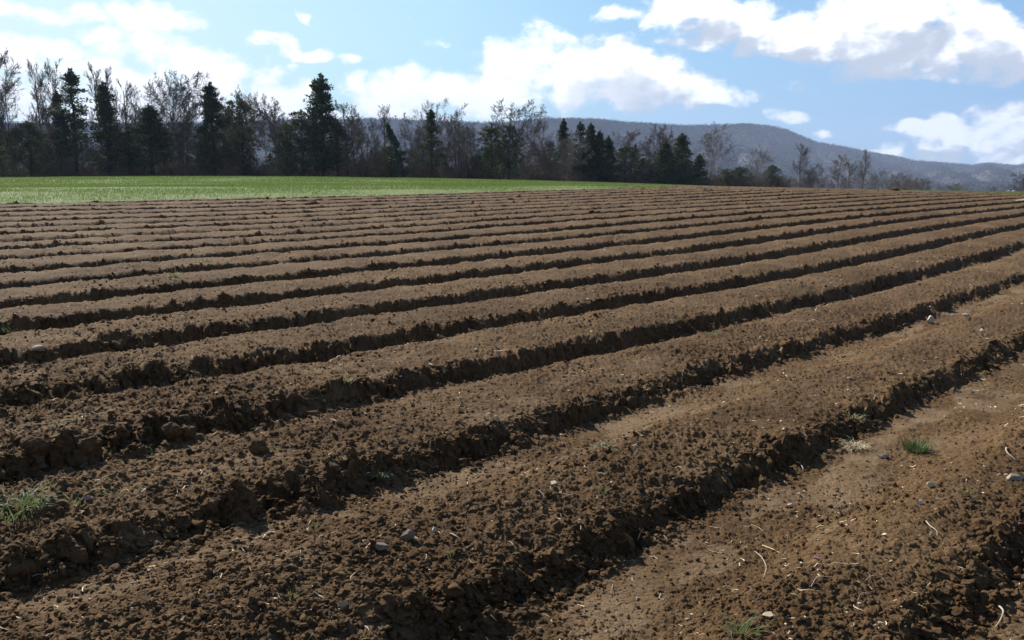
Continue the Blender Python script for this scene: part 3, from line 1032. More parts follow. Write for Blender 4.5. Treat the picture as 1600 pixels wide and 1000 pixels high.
def place_tree(px, top, kind, var, label, cat, name, Y=134.0, width=None, base=None, group=None, tilt=0.0, rz=None):
    """stand a tree where the column px meets distance Y; top is the row its tip reaches; width its crown width in px"""
    v = pdir(px, HOR)
    X = v.x / v.y * Y
    zb = float(base_h(np.array([X]), np.array([Y]))[0])
    tv = pdir(px, top)
    zt = EYE + tv.z / tv.y * Y
    t, c, H, half = tree_src(kind, var)
    h = zt - zb
    sz = h / H
    if width is None:
        sx = sz
    else:
        sx = (width / 2 / FPX * Y) / half
        if kind.partition('/')[0] in BARE: sx *= 1.25
        sx = min(max(sx, 0.62 * sz), 2.2 * sz)
    r = rz if rz is not None else random.uniform(0, 6.28)
    root = empty(name, (X, Y, zb - 0.12), r, (sx, sx, sz))
    if tilt: root.rotation_euler = (0, tilt, 0) if rz is None else (0, tilt, rz)
    tag(root, label, cat, group)
    for nm, me in (('trunk', t), ('crown', c)):
        mesh_obj(nm, me, None, root)
    return root


BT, ET = 'bare tree', 'evergreen tree'
G_L = 'trees in the belt beyond the green field'
TREES = [
    # px, top, kind, var, width, Y, name, cat, label
    (4, 74, 'tall', 1, 60, 128, 'bare_tree', BT, 'very tall leafless tree at the left edge of the photo, highest of the belt there'),
    (22, 118, 'tall', 2, 52, 131, 'bare_tree', BT, 'slim leafless tree just right of the very tall one at the left edge'),
    (-12, 190, 'broad/olive', 1, 70, 126, 'cedar_tree', ET, 'low olive evergreen cut by the left edge of the photo'),
    (50, 188, 'broad', 2, 62, 129, 'cedar_tree', ET, 'broad low dark evergreen between the left edge and the leaning pointed cedar'),
    (72, 92, 'thin', 1, 34, 137, 'bare_tree', BT, 'thin leafless tree with upright twin tops left of the leaning pointed cedar'),
    (92, 90, 'tall', 3, 36, 139, 'bare_tree', BT, 'tall leafless tree whose fine tip rises just left of the leaning pointed cedar'),
    (98, 140, 'ragged/rusty', 1, 44, 133, 'cedar_tree', ET, 'ragged bronze green cedar standing against the left side of the pointed leaning cedar'),
    (122, 106, 'ragged', 2, 62, 131, 'cedar_tree', ET, 'tall ragged cedar with its pointed tip leaning left, first tall cedar from the left'),
    (140, 215, 'gnarly/dark', 1, 60, 127, 'bare_tree', BT, 'dark forked leafless tree low in front of the tall ragged cedar'),
    (164, 98, 'thin', 2, 34, 138, 'bare_tree', BT, 'thin leafless tree rising behind the second tall cedar from the left'),
    (172, 127, 'column', 1, 46, 132, 'cedar_tree', ET, 'dense column shaped cedar, second tall cedar from the left'),
    (182, 104, 'thin', 3, 30, 140, 'bare_tree', BT, 'thin leafless tree just right of the tip of the second tall cedar'),
    (203, 124, 'thin', 4, 36, 136, 'bare_tree', BT, 'narrow leafless tree between the second tall cedar and the short dark cedar'),
    (205, 195, 'ragged/rusty', 3, 44, 130, 'cedar_tree', ET, 'low bronzed cedar beneath the narrow leafless tree left of the short dark cedar'),
    (240, 163, 'cone', 1, 70, 129, 'cedar_tree', ET, 'short very dark cone shaped cedar left of the large spreading bare trees'),
    (262, 112, 'spread/pale', 1, 96, 133, 'bare_tree', BT, 'large leafless tree spreading to the left, left one of the wide twin pair'),
    (288, 111, 'spread', 2, 88, 132, 'bare_tree', BT, 'large leafless tree with a rounded fan of twigs, right one of the wide twin pair'),
    (318, 190, 'bushy/brown', 1, 44, 134, 'bare_tree', BT, 'brown twiggy small tree between the wide bare pair and the narrow dark cedar'),
    (336, 127, 'column', 2, 44, 130, 'cedar_tree', ET, 'narrow dark cedar just right of the wide pair of bare trees'),
    (382, 153, 'broad/rusty', 3, 62, 131, 'cedar_tree', ET, 'broad bronze green evergreen left of the rounded bare tree with twin trunks'),
    (362, 165, 'ragged', 4, 36, 134, 'cedar_tree', ET, 'ragged cedar squeezed between the narrow dark cedar and the broad bronze evergreen'),
    (418, 144, 'tall/pale', 4, 44, 133, 'bare_tree', BT, 'pale leafless tree right of the broad bronze evergreen, left one of twin trunks'),
    (432, 150, 'tall', 5, 46, 134, 'bare_tree', BT, 'leafless tree with rounded top, right one of twin trunks before the tallest cedar'),
    (450, 190, 'broad/olive', 4, 48, 129, 'cedar_tree', ET, 'low olive evergreen at the left foot of the group by the tallest cedar'),
    (474, 170, 'broad', 5, 56, 131, 'cedar_tree', ET, 'dark bushy evergreen close on the left of the tallest cedar'),
    (506, 114, 'column', 3, 58, 129, 'cedar_tree', ET, 'tallest cedar of the belt, a dark column high above its neighbours'),
    (528, 185, 'ragged', 5, 42, 131, 'cedar_tree', ET, 'low dark cedar tucked against the right side of the tallest cedar'),
    (543, 157, 'tall/dark', 6, 54, 130, 'bare_tree', BT, 'dark trunked leafless tree just right of the tallest cedar'),
    (572, 182, 'bushy/brown', 2, 52, 132, 'bare_tree', BT, 'brown tangled tree right of the dark trunked bare tree'),
    (565, 222, 'bushy/brown', 3, 60, 127, 'bare_tree', BT, 'low rusty brown thicket tree in front of the brown tangled tree'),
    (600, 162, 'thin', 5, 26, 140, 'bare_tree', BT, 'thin leafless tree rising behind the cedar that leans left'),
    (632, 190, 'leaner', 1, 50, 129, 'cedar_tree', ET, 'dark green cedar leaning strongly to the left with its tip drawn out'),
    (612, 225, 'broad/olive', 6, 40, 131, 'cedar_tree', ET, 'small olive bush beneath the tip of the leaning cedar'),
    (655, 178, 'bushy/pale', 4, 46, 136, 'bare_tree', BT, 'grey twiggy tree between the leaning cedar and the paired cedar tops'),
    (675, 170, 'ragged', 6, 46, 131, 'cedar_tree', ET, 'ragged cedar with a forked top right of the leaning cedar'),
    (690, 152, 'spread/pale', 3, 66, 138, 'bare_tree', BT, 'fine twigged leafless tree rising behind the ragged forked cedar'),
    (716, 178, 'gnarly/dark', 2, 60, 130, 'bare_tree', BT, 'dark leafless tree with crooked low limbs right of the ragged forked cedar'),
    (738, 192, 'bushy/brown', 5, 42, 133, 'bare_tree', BT, 'small brown tangled tree right of the crooked dark bare tree'),
    (768, 194, 'broad/olive', 7, 50, 133, 'cedar_tree', ET, 'broad olive evergreen left of the vase shaped bare tree'),
    (796, 192, 'broad', 8, 42, 134, 'cedar_tree', ET, 'dark evergreen wrapped around the trunk of the vase shaped bare tree'),
    (808, 154, 'vase', 1, 74, 133, 'bare_tree', BT, 'tall leafless tree with a vase shaped crown open against white cloud'),
    (838, 182, 'gnarly', 3, 52, 136, 'bare_tree', BT, 'rounded brown leafless tree just right of the vase shaped one'),
    (856, 215, 'bushy/brown', 6, 46, 135, 'bare_tree', BT, 'low brown twiggy tree below the rounded brown leafless tree'),
    (884, 204, 'bushy/pale', 7, 56, 137, 'bare_tree', BT, 'grey brown mound shaped tree below the small pointed cedar tip'),
    (880, 184, 'cone', 2, 30, 146, 'cedar_tree', ET, 'cedar whose small pointed tip stands alone above the grey brown mound'),
    (906, 189, 'ragged', 7, 36, 140, 'cedar_tree', ET, 'leftmost cedar in the dark close group right of the grey mound'),
    (922, 191, 'column', 4, 30, 141, 'cedar_tree', ET, 'second cedar in the dark close group right of the grey mound'),
    (936, 203, 'cone', 3, 36, 140, 'cedar_tree', ET, 'third cedar in the dark close group right of the grey mound'),
    (950, 211, 'cone', 4, 34, 141, 'cedar_tree', ET, 'rightmost and lowest cedar in the dark close group'),
    (976, 228, 'broad', 9, 44, 142, 'cedar_tree', ET, 'rounded dark low evergreen between the close group and the brown dome'),
    (992, 224, 'ragged', 8, 24, 150, 'cedar_tree', ET, 'small ragged cedar peeping out left of the brown dome'),
    (1018, 208, 'bushy/brown', 8, 52, 143, 'bare_tree', BT, 'reddish brown dome of tangled twigs left of the lit cone cedar'),
    (1032, 190, 'thin', 6, 36, 160, 'bare_tree', BT, 'faint leafless tree rising behind the reddish brown dome'),
    (1040, 235, 'broad', 10, 30, 144, 'cedar_tree', ET, 'small dark evergreen between the brown dome and the lit cone cedar'),
    (1064, 207, 'cone/olive', 5, 42, 142, 'cedar_tree', ET, 'olive cone shaped cedar, last tall cedar on the right'),
    (1092, 240, 'cone', 6, 36, 144, 'cedar_tree', ET, 'small dark cedar in front of the gnarled pale bare tree'),
    (1110, 190, 'gnarly/pale', 4, 66, 146, 'bare_tree', BT, 'gnarled pale leafless tree at the right end of the dense belt'),
    (1135, 262, 'broad/olive', 11, 40, 148, 'evergreen_shrub', 'shrub', 'low olive shrub right of the gnarled pale tree'),
    (1155, 259, 'broad', 12, 34, 149, 'evergreen_shrub', 'shrub', 'low dark shrub left of the leaning bare trees'),
    (1183, 226, 'gnarly/pale', 5, 44, 155, 'bare_tree', BT, 'leafless tree with slanting stems behind the crest of the ploughed field'),
    (1206, 256, 'broad/olive', 13, 26, 152, 'evergreen_shrub', 'shrub', 'rounded evergreen shrub right of the slanting bare tree'),
    (1225, 272, 'bushy/pale', 9, 34, 156, 'bare_tree', BT, 'low grey twiggy bush left of the lone slender bare tree'),
    (1250, 222, 'thin/pale', 7, 32, 158, 'bare_tree', BT, 'lone slender bare tree standing clear of its neighbours before the mountain'),
    (1270, 254, 'bushy/pale', 10, 34, 158, 'bare_tree', BT, 'small fan shaped bare tree right of the lone slender one'),
    (1308, 240, 'thin/pale', 8, 26, 160, 'bare_tree', BT, 'thin bare tree midway between the lone slender tree and the upright poplar'),
    (1324, 250, 'tall/pale', 7, 26, 160, 'bare_tree', BT, 'short bare tree close on the left of the upright poplar shape'),
    (1348, 232, 'thin/pale', 3, 18, 158, 'bare_tree', BT, 'upright narrow bare tree like a poplar, tallest at the right'),
    (1383, 262, 'gnarly/pale', 6, 34, 166, 'bare_tree', BT, 'small crooked bare tree right of the upright poplar shape'),
    (1402, 268, 'bushy/pale', 11, 32, 168, 'bare_tree', BT, 'small round bare tree above the dirt heap on the crest'),
    (1432, 276, 'bushy/pale', 12, 34, 172, 'bare_tree', BT, 'very low bare bush just right of the dirt heap on the crest'),
    (1490, 284, 'bushy/pale', 13, 44, 180, 'bare_tree', BT, 'lone faint round bush above the green strip at the right'),
    (1560, 288, 'bushy/pale', 15, 30, 185, 'bare_tree', BT, 'faint tiny bush beside the distant white houses'),
    (1600, 266, 'bushy/brown', 14, 34, 170, 'bare_tree', BT, 'brown bare tree cut by the right edge of the photo'),
]
NVAR = {'bushy': 6, 'broad': 6, 'ragged': 5, 'thin': 6, 'tall': 5, 'cone': 4, 'gnarly': 4, 'column': 3, 'spread': 3}
for (px, top, kind, var, width, Y, name, cat, label) in TREES:
    fam, _, tone = kind.partition('/')
    v_ = (var - 1) % NVAR.get(fam, 4) + 1
    rz = 0.0 if fam == 'leaner' else None
    place_tree(px, top, kind, v_, label, cat, name, Y=Y, width=width, group=G_L, rz=rz)

# second rank: crowded smaller trees seen between the front ones
rb = random.Random(99)
for i in range(84):
    px = -30 + 1100 * (i + rb.random()) / 84
    if 395 < px < 415: continue
    ev = rb.random() < (0.42 if px < 560 else 0.62)
    top = (206 if px < 560 else 230) + rb.uniform(-18, 36)
    if not ev and i % 2 == 0: top -= rb.uniform(20, 62) if px < 470 else rb.uniform(10, 40) if px < 760 else 8 + (px > 900) * 12
    Y = rb.uniform(138, 160)
    if ev:
        place_tree(px, top, rb.choice(['broad', 'ragged', 'ragged/rusty', 'broad/olive', 'cone']), rb.randint(1, 4),
                   'dark evergreen in the crowded second rank behind the front trees of the belt', ET, 'cedar_tree', Y=Y,
                   width=rb.uniform(32, 56), group='evergreens crowded in the second rank of the belt')
    else:
        place_tree(px, top, rb.choice(['bushy/brown', 'tall/dark', 'thin', 'bushy/pale', 'gnarly/dark']), rb.randint(1, 4),
                   'leafless tree in the crowded second rank behind the front trees of the belt', BT, 'bare_tree', Y=Y,
                   width=rb.uniform(34, 60), group='bare trees crowded in the second rank of the belt')

# sparse pale trees on the low ground right of the belt
for i in range(26):
    px = 1120 + 330 * (i + rb.random()) / 26
    place_tree(px, 262 + (px - 1120) * 0.055 + rb.uniform(-8, 10), rb.choice(['thin/pale', 'bushy/pale', 'tall/pale', 'gnarly/pale']), rb.randint(1, 4),
               'faint pale leafless tree on the low ground beyond the crest, before the mountain', BT, 'bare_tree', Y=rb.uniform(185, 260),
               width=rb.uniform(16, 34), group='faint bare trees below the mountain on the right')


# undergrowth along the foot of the belt
def undergrowth():
    sk = Skel()
    rng = random.Random(4)
    for i in range(3600):
        px = rng.uniform(-60, 1230)
        Y = np.interp(px, [0, 600, 900, 1100, 1230], [129, 131, 137, 143, 150]) + rng.uniform(0, 16)
        v = pdir(px, HOR); X = v.x / v.y * Y
        sk.a.append((X, Y)); sk.b.append(rng.random())
    XY = np.array(sk.a); zb = base_h(XY[:, 0], XY[:, 1])
    S = Skel()
    for (x, y), z in zip(XY, zb):
        h = rng.uniform(0.6, 3.0) * rng.uniform(0.4, 1)
        for k in range(7):
            d = np.array([rng.gauss(0, 0.5), rng.gauss(0, 0.5), 1.0])
            p = np.array([x + rng.gauss(0, .2), y + rng.gauss(0, .2), z - 0.05])
            q = p + d * h * rng.uniform(0.4, 0.7)
            S.seg(p, q, 0.025, 0.018)
            for j in range(3):
                d2 = d * 0.6 + rvec(rng) * 0.7
                S.seg(q, q + d2 * h * 0.45, 0.016, 0.010)
    o = mesh_obj('undergrowth', S.mesh('undergrowth', M_btwig, 3))
    tag(o, 'tangle of brown brush and saplings along the foot of the tree belt', 'undergrowth', kind='stuff')


undergrowth()


# slim stems deep in the belt
# ------------------------------------------------------------------ grass
def blades(name, X, Y, Z, hgt, wid, mat, rng, lean=0.35, label=None, cat=None):
    n = len(X)
    a = rng.uniform(0, 2 * np.pi, n)
    b = rng.uniform(0, 2 * np.pi, n)
    L = hgt * rng.uniform(0.55, 1.2, n)
    ln = rng.random(n) * lean
    base = np.stack([X, Y, Z], 1)
    s = np.stack([np.cos(a), np.sin(a), np.zeros(n)], 1) * (wid * 0.5)[:, None]
    top = base + np.stack([np.cos(b) * ln * L, np.sin(b) * ln * L, L], 1)
    V = np.stack([base - s, base + s, top], 1).reshape(-1, 3)
    return mesh_obj(name, np_mesh(name, V, np.arange(len(V)).reshape(-1, 3), mat))


M_blade = simple_mat('young_grass_blades', (0.126, 0.182, 0.044), (0.158, 0.214, 0.060), 0.25, island=0.08, trans=0.38, rough=0.9, spec=0.0)


def field_grass():
    rng = np.random.default_rng(33)
    n = 360000
    az = rng.uniform(-0.60, 0.56, n)
    r = 24 + 112 * rng.random(n) ** 1.15
    X, Y = r * np.sin(az), r * np.cos(az)
    m = plow_mask(X, Y)
    k = (m < 0.05) & (Y < 150)
    X, Y, r = X[k], Y[k], r[k]
    Z = base_h(X, Y)
    sc = np.clip(r / 40, 0.8, 3.0)
    o = blades('field_grass', X, Y, Z - 0.01, 0.085 * np.sqrt(sc), 0.020 * sc, M_blade, rng)
    tag(o, 'bright green young grass covering the field in front of the trees', 'grass', kind='stuff')


field_grass()

# ------------------------------------------------------------------ distant houses, masts
def box_mesh(name, lo, hi, mat):
    x0, y0, z0 = lo; x1, y1, z1 = hi
    V = [(x0, y0, z0), (x1, y0, z0), (x1, y1, z0), (x0, y1, z0), (x0, y0, z1), (x1, y0, z1), (x1, y1, z1), (x0, y1, z1)]
    F = [(0, 3, 2, 1), (4, 5, 6, 7), (0, 1, 5, 4), (1, 2, 6, 5), (2, 3, 7, 6), (3, 0, 4, 7)]
    return np_mesh(name, np.array(V), np.array(F), mat)


M_white = simple_mat('white_siding', (0.78, 0.78, 0.76), (0.82, 0.82, 0.80), 1.0)
M_roof = simple_mat('pale_metal_roof', (0.62, 0.64, 0.66), (0.72, 0.74, 0.76), 1.0, rough=0.5, spec=0.5)
M_glass = simple_mat('dark_window', (0.02, 0.025, 0.03), (0.04, 0.05, 0.06), 1.0, rough=0.2, spec=0.5)


def house(px, py, Y, w, label):
    v = pdir(px, py); t = Y / v.y
    X, Z = v.x * t, EYE + v.z * t
    root = empty('farmhouse', (X, Y, -15.0), random.uniform(-0.4, 0.4), 0.55)
    tag(root, label, 'house', 'distant white houses')
    mesh_obj('wall', box_mesh('wall', (-w / 2, -4, -4), (w / 2, 4, 4.2), M_white), None, root)
    V = np.array([(-w / 2 - .4, -4.5, 4.21), (w / 2 + .4, -4.5, 4.21), (w / 2 + .4, 4.5, 4.21), (-w / 2 - .4, 4.5, 4.21), (-w / 2 - .4, 0, 7.0), (w / 2 + .4, 0, 7.0)])
    me = bpy.data.meshes.new('roof'); me.from_pydata([tuple(q) for q in V], [], [(0, 1, 5, 4), (2, 3, 4, 5), (3, 0, 4), (1, 2, 5), (3, 2, 1, 0)]); me.materials.append(M_roof)
    mesh_obj('roof', me, None, root)
    for k in range(3):
        x = -w / 2 + w * (k + 0.5) / 3
        mesh_obj('window', box_mesh('window', (x - .6, -4.05, 1.2), (x + .6, -3.9, 2.8), M_glass), None, root)
    return root


house(1575.5, 299.5, 1450, 6, 'left one of two tiny white houses far off at the right')
house(1583.5, 299.5, 1480, 6, 'right one of two tiny white houses far off at the right')



def mast(px, top, foot, label, wide):
    v = pdir(px, foot); az = math.atan2(v.x, v.y)
    D = float(ridge_dist(az)) * 0.995
    Z0 = float(hill_h(np.array([az]), np.array([D]))[0])
    tv = pdir(px, top)
    H = EYE + tv.z / math.hypot(tv.x, tv.y) * D - Z0
    root = empty('radio_mast', (D * math.sin(az), D * math.cos(az), Z0 - 1))
    tag(root, label, 'radio mast', 'masts on the mountain skyline')
    p = Skel(); p.seg(np.array([0, 0, 0.0]), np.array([0, 0, H + 1]), 0.9, 0.45)
    mesh_obj('pole', p.mesh('pole', M_dbark, 6), None, root)
    for k in range(4):
        a = Skel(); t = k * math.pi / 2
        a.seg(np.array([0, 0, H - 1.5 - wide]), np.array([math.cos(t) * wide, math.sin(t) * wide, H - 1.0]), 0.5, 0.5)
        a.seg(np.array([math.cos(t) * wide, math.sin(t) * wide, H - 3.5]), np.array([math.cos(t) * wide, math.sin(t) * wide, H + 0.5]), 0.6, 0.6)
        mesh_obj('antenna', a.mesh('antenna', M_dbark, 5), None, root)


mast(618, 180, 188, 'shorter wide topped mast on the mountain skyline right of the thin bare tree', 3.2)
mast(632, 176, 188, 'taller thin mast on the mountain skyline above the cedar that leans left', 1.4)

# ------------------------------------------------------------------ near-field things
def ground_hit(px, py):
    v = pdir(px, py)
    ts = np.concatenate([np.linspace(2.2, 12, 900), np.linspace(12, 90, 1600)])
    X, Y, Z = v.x * ts, v.y * ts, EYE + v.z * ts
    z = soil_height(X, Y)[0]
    k = np.argmax(Z < z)
    return np.array([X[k], Y[k], z[k]]), ts[k]


def ico(sub):
    import bmesh
    bm = bmesh.new(); bmesh.ops.create_icosphere(bm, subdivisions=sub, radius=1.0)
    V = np.array([v.co[:] for v in bm.verts]); F = np.array([[v.index for v in f.verts] for f in bm.faces])
    bm.free()
    return V, F


ICO = {s: ico(s) for s in (1, 2, 3, 5)}


def lump(sub, seed, amp=0.35, facet=0.0):
    """lumpy unit stone"""
    V, F = ICO[sub]
    rng = np.random.default_rng(seed)
    V = V.copy()
    s = np.zeros(len(V))
    for k in range(9):
        d = rng.normal(0, 1, 3); d /= np.linalg.norm(d)
        f = rng.uniform(1.5, 5.0 if sub > 1 else 3)
        s += np.sin(V @ d * f + rng.uniform(0, 6)) * rng.uniform(0.3, 1) / f
    V = V * (1 + amp * s[:, None] * 0.8)
    if facet > 0:
        for k in range(7 if facet < 1 else 11):
            d = rng.normal(0, 1, 3); d /= np.linalg.norm(d)
            c = rng.uniform(0.45, 0.8) if facet < 1 else rng.uniform(0.35, 0.62)
            p = V @ d
            V = V - np.outer(np.maximum(0, p - c), d) * facet
    return V, F


def crumbly(seed):
    V, F = ICO[5]
    rng = np.random.default_rng(seed)
    s = np.zeros(len(V))
    for k in range(46):
        d = rng.normal(0, 1, 3); d /= np.linalg.norm(d)
        f = 1.5 * 1.085 ** k
        s += np.sin(V @ d * f + rng.uniform(0, 6) + 1.5 * np.sin(V @ np.roll(d, 1) * f * 0.7)) * rng.uniform(0.5, 1) / f ** 0.85
    return V * (1 + 0.16 * s[:, None]), F


def build_clods():
    rng = np.random.default_rng(77)
    proto = [lump(1, s, 0.5, 0.6) for s in range(10)]
    protoB = []
    for s in range(10):
        V, F = lump(2, s + 50, 0.9, 0.7)
        rg = np.random.default_rng(s + 900)
        protoB.append((V * (1 + rg.normal(0, 0.13, (len(V), 1))) * rg.uniform(0.7, 1.15, 3), F))
    VV, FF, off = [], [], 0
    def scatter(n, rmin, rmax, smin, smax, P, power, facemin):
        nonlocal off
        az = rng.uniform(-0.62, 0.60, n)
        r = np.sqrt(rng.uniform(rmin ** 2, rmax ** 2, n)) if False else rmin * (rmax / rmin) ** rng.random(n)
        X, Y = r * np.sin(az), r * np.cos(az)
        _, face, floor, rough, u = furrow(X, Y)
        patch = sstep(-0.2, 0.5, fbm(X * 0.7, Y * 0.7, 2, 40))
        pr = facemin + 0.9 * face + 0.25 * patch + 0.7 * rough - 0.1 * floor
        k = (rng.random(n) < pr) & (plow_mask(X, Y) > 0.2)
        X, Y, r = X[k], Y[k], r[k]
        Z = soil_height(X, Y)[0]
        m = len(X)
        s = smin + (smax - smin) * rng.random(m) ** power
        ax = rng.normal(0, 1, (m, 4)); ax /= np.linalg.norm(ax, axis=1, keepdims=True)
        w, x, y, z = ax.T
        Rm = np.stack([1 - 2 * (y * y + z * z), 2 * (x * y - z * w), 2 * (x * z + y * w), 2 * (x * y + z * w), 1 - 2 * (x * x + z * z), 2 * (y * z - x * w),
                       2 * (x * z - y * w), 2 * (y * z + x * w), 1 - 2 * (x * x + y * y)], 1).reshape(m, 3, 3)
        which = rng.integers(0, len(P), m)
        for p in range(len(P)):
            idx = np.where(which == p)[0]
            if not len(idx): continue
            V, F = P[p]
            W = np.einsum('nij,vj->nvi', Rm[idx], V) * s[idx][:, None, None]
            W[:, :, 2] *= 0.8
            W += np.stack([X[idx], Y[idx], Z[idx] + s[idx] * 0.15], 1)[:, None, :]
            nv = len(V)
            f = F[None] + (np.arange(len(idx)) * nv)[:, None, None] + off
            VV.append(W.reshape(-1, 3)); FF.append(f.reshape(-1, 3)); off += len(idx) * nv
    scatter(90000, 2.4, 13, 0.0035, 0.013, proto, 2.0, 0.22)
    scatter(26000, 2.4, 22, 0.009, 0.027, protoB, 2.4, -0.12)
    scatter(42000, 9, 48, 0.012, 0.038, proto, 1.8, -0.22)
    scatter(16000, 9, 30, 0.008, 0.016, proto, 1.5, 0.3)
    me = np_mesh('soil_crumbs', np.concatenate(VV), np.concatenate(FF), M_clod, smooth=False)
    o = mesh_obj('soil_crumbs', me)
    tag(o, 'loose brown crumbs and clods strewn over the ploughed beds and furrows', 'soil clods', kind='stuff')


build_clods()

M_chaff = simple_mat('bleached_chaff', (0.40, 0.31, 0.19), (0.62, 0.52, 0.36), 9, island=0.35)
M_pebble = simple_mat('mixed_grit', (0.30, 0.22, 0.16), (0.50, 0.42, 0.33), 7, island=0.45, rough=0.8)


def litter():
    rng = np.random.default_rng(55)
    # straw and root fragments: thin bent quads lying on the soil
    n = 3600
    az = rng.uniform(-0.6, 0.58, n); r = 2.6 * (24 / 2.6) ** rng.random(n)
    X, Y = r * np.sin(az), r * np.cos(az)
    dens = 0.35 + 0.65 * sstep(-0.1, 0.5, fbm(X * 0.9, Y * 0.9, 2, 140)) + 0.5 * np.exp(-((X - 1.3) / 0.7) ** 2 - ((Y - 3.5) / 0.5) ** 2)
    k = rng.random(n) < dens
    X, Y, r = X[k], Y[k], r[k]; n = len(X)
    a = rng.uniform(0, 2 * np.pi, n); L = rng.uniform(0.006, 0.030, n) * (1 + (rng.random(n) < 0.08) * 1.2); W = rng.uniform(0.0010, 0.0022, n) * np.clip(r / 3.5, 1, 2.5)
    P = []
    bend = rng.normal(0, 0.4, n)
    for f in (-1, 0, 1):
        x = X + np.cos(a + bend * f) * L * f; y = Y + np.sin(a + bend * f) * L * f
        z = soil_height(x, y)[0] + 0.004
        P.append(np.stack([x, y, z], 1))
    side = np.stack([-np.sin(a), np.cos(a), rng.normal(0, 0.5, n)], 1) * W[:, None]
    V = np.stack([P[0] - side, P[0] + side, P[1] - side, P[1] + side, P[2] - side * .4, P[2] + side * .4], 1).reshape(-1, 3)
    b = (np.arange(n) * 6)[:, None]
    F = np.concatenate([b + np.array([[0, 1, 3, 2]]), b + np.array([[2, 3, 5, 4]])], 0)
    o = mesh_obj('straw_litter', np_mesh('straw_litter', V, F, M_chaff))
    tag(o, 'scraps of bleached straw and fine roots scattered over the soil', 'straw', kind='stuff')
    # grit
    proto = [lump(1, s + 5, 0.3, 0.8) for s in range(6)]
    n = 2600
    az = rng.uniform(-0.6, 0.58, n); r = 2.6 * (45 / 2.6) ** rng.random(n)
    X, Y = r * np.sin(az), r * np.cos(az)
    k = plow_mask(X, Y) > 0.3
    X, Y, r = X[k], Y[k], r[k]; n = len(X)
    Z = soil_height(X, Y)[0]
    s = (0.0022 + 0.0075 * rng.random(n) ** 3.5) * np.clip(r / 5, 1, 2.6)
    VV, FF = [], []
    off = 0
    for i in range(n):
        V, F = proto[i % 6]
        t = rng.uniform(0, 6.28); c, sn = math.cos(t), math.sin(t)
        W = V * s[i] * np.array([1.3, 0.9, 0.6])
        W = np.stack([W[:, 0] * c - W[:, 1] * sn + X[i], W[:, 0] * sn + W[:, 1] * c + Y[i], W[:, 2] + Z[i] + s[i] * .2], 1)
        VV.append(W); FF.append(F + off); off += len(V)
    o = mesh_obj('pebble_grit', np_mesh('pebble_grit', np.concatenate(VV), np.concatenate(FF), M_pebble))
    tag(o, 'tiny pale pebbles and grit sprinkled over the tilled soil', 'pebbles', kind='stuff')


litter()


def stone_mat(name, c1, c2):
    m = simple_mat(name, c1, c2, 18, rough=0.8)
    n, l = m.node_tree.nodes, m.node_tree.links
    tc = n.new('ShaderNodeTexCoord'); t = noise_node(n, l, 45, 6, 0.7, tc.outputs['Object'])
    bp = n.new('ShaderNodeBump'); bp.inputs['Strength'].default_value = 0.4; bp.inputs['Distance'].default_value = 0.004
    l.new(t.outputs['Fac'], bp.inputs['Height']); l.new(bp.outputs[0], n['Principled BSDF'].inputs['Normal'])
    return m


S_tan = stone_mat('tan_stone', (0.26, 0.20, 0.13), (0.42, 0.34, 0.23))
S_grey = stone_mat('grey_stone', (0.22, 0.170, 0.115), (0.34, 0.275, 0.20))
S_purple = stone_mat('purple_slate', (0.125, 0.090, 0.066), (0.21, 0.160, 0.122))
S_cream = stone_mat('cream_stone', (0.40, 0.32, 0.20), (0.56, 0.47, 0.32))
S_white = stone_mat('white_chip', (0.44, 0.39, 0.31), (0.60, 0.55, 0.46))
S_pink = stone_mat('pink_shard', (0.26, 0.14, 0.12), (0.36, 0.22, 0.19))
S_soil = M_clod

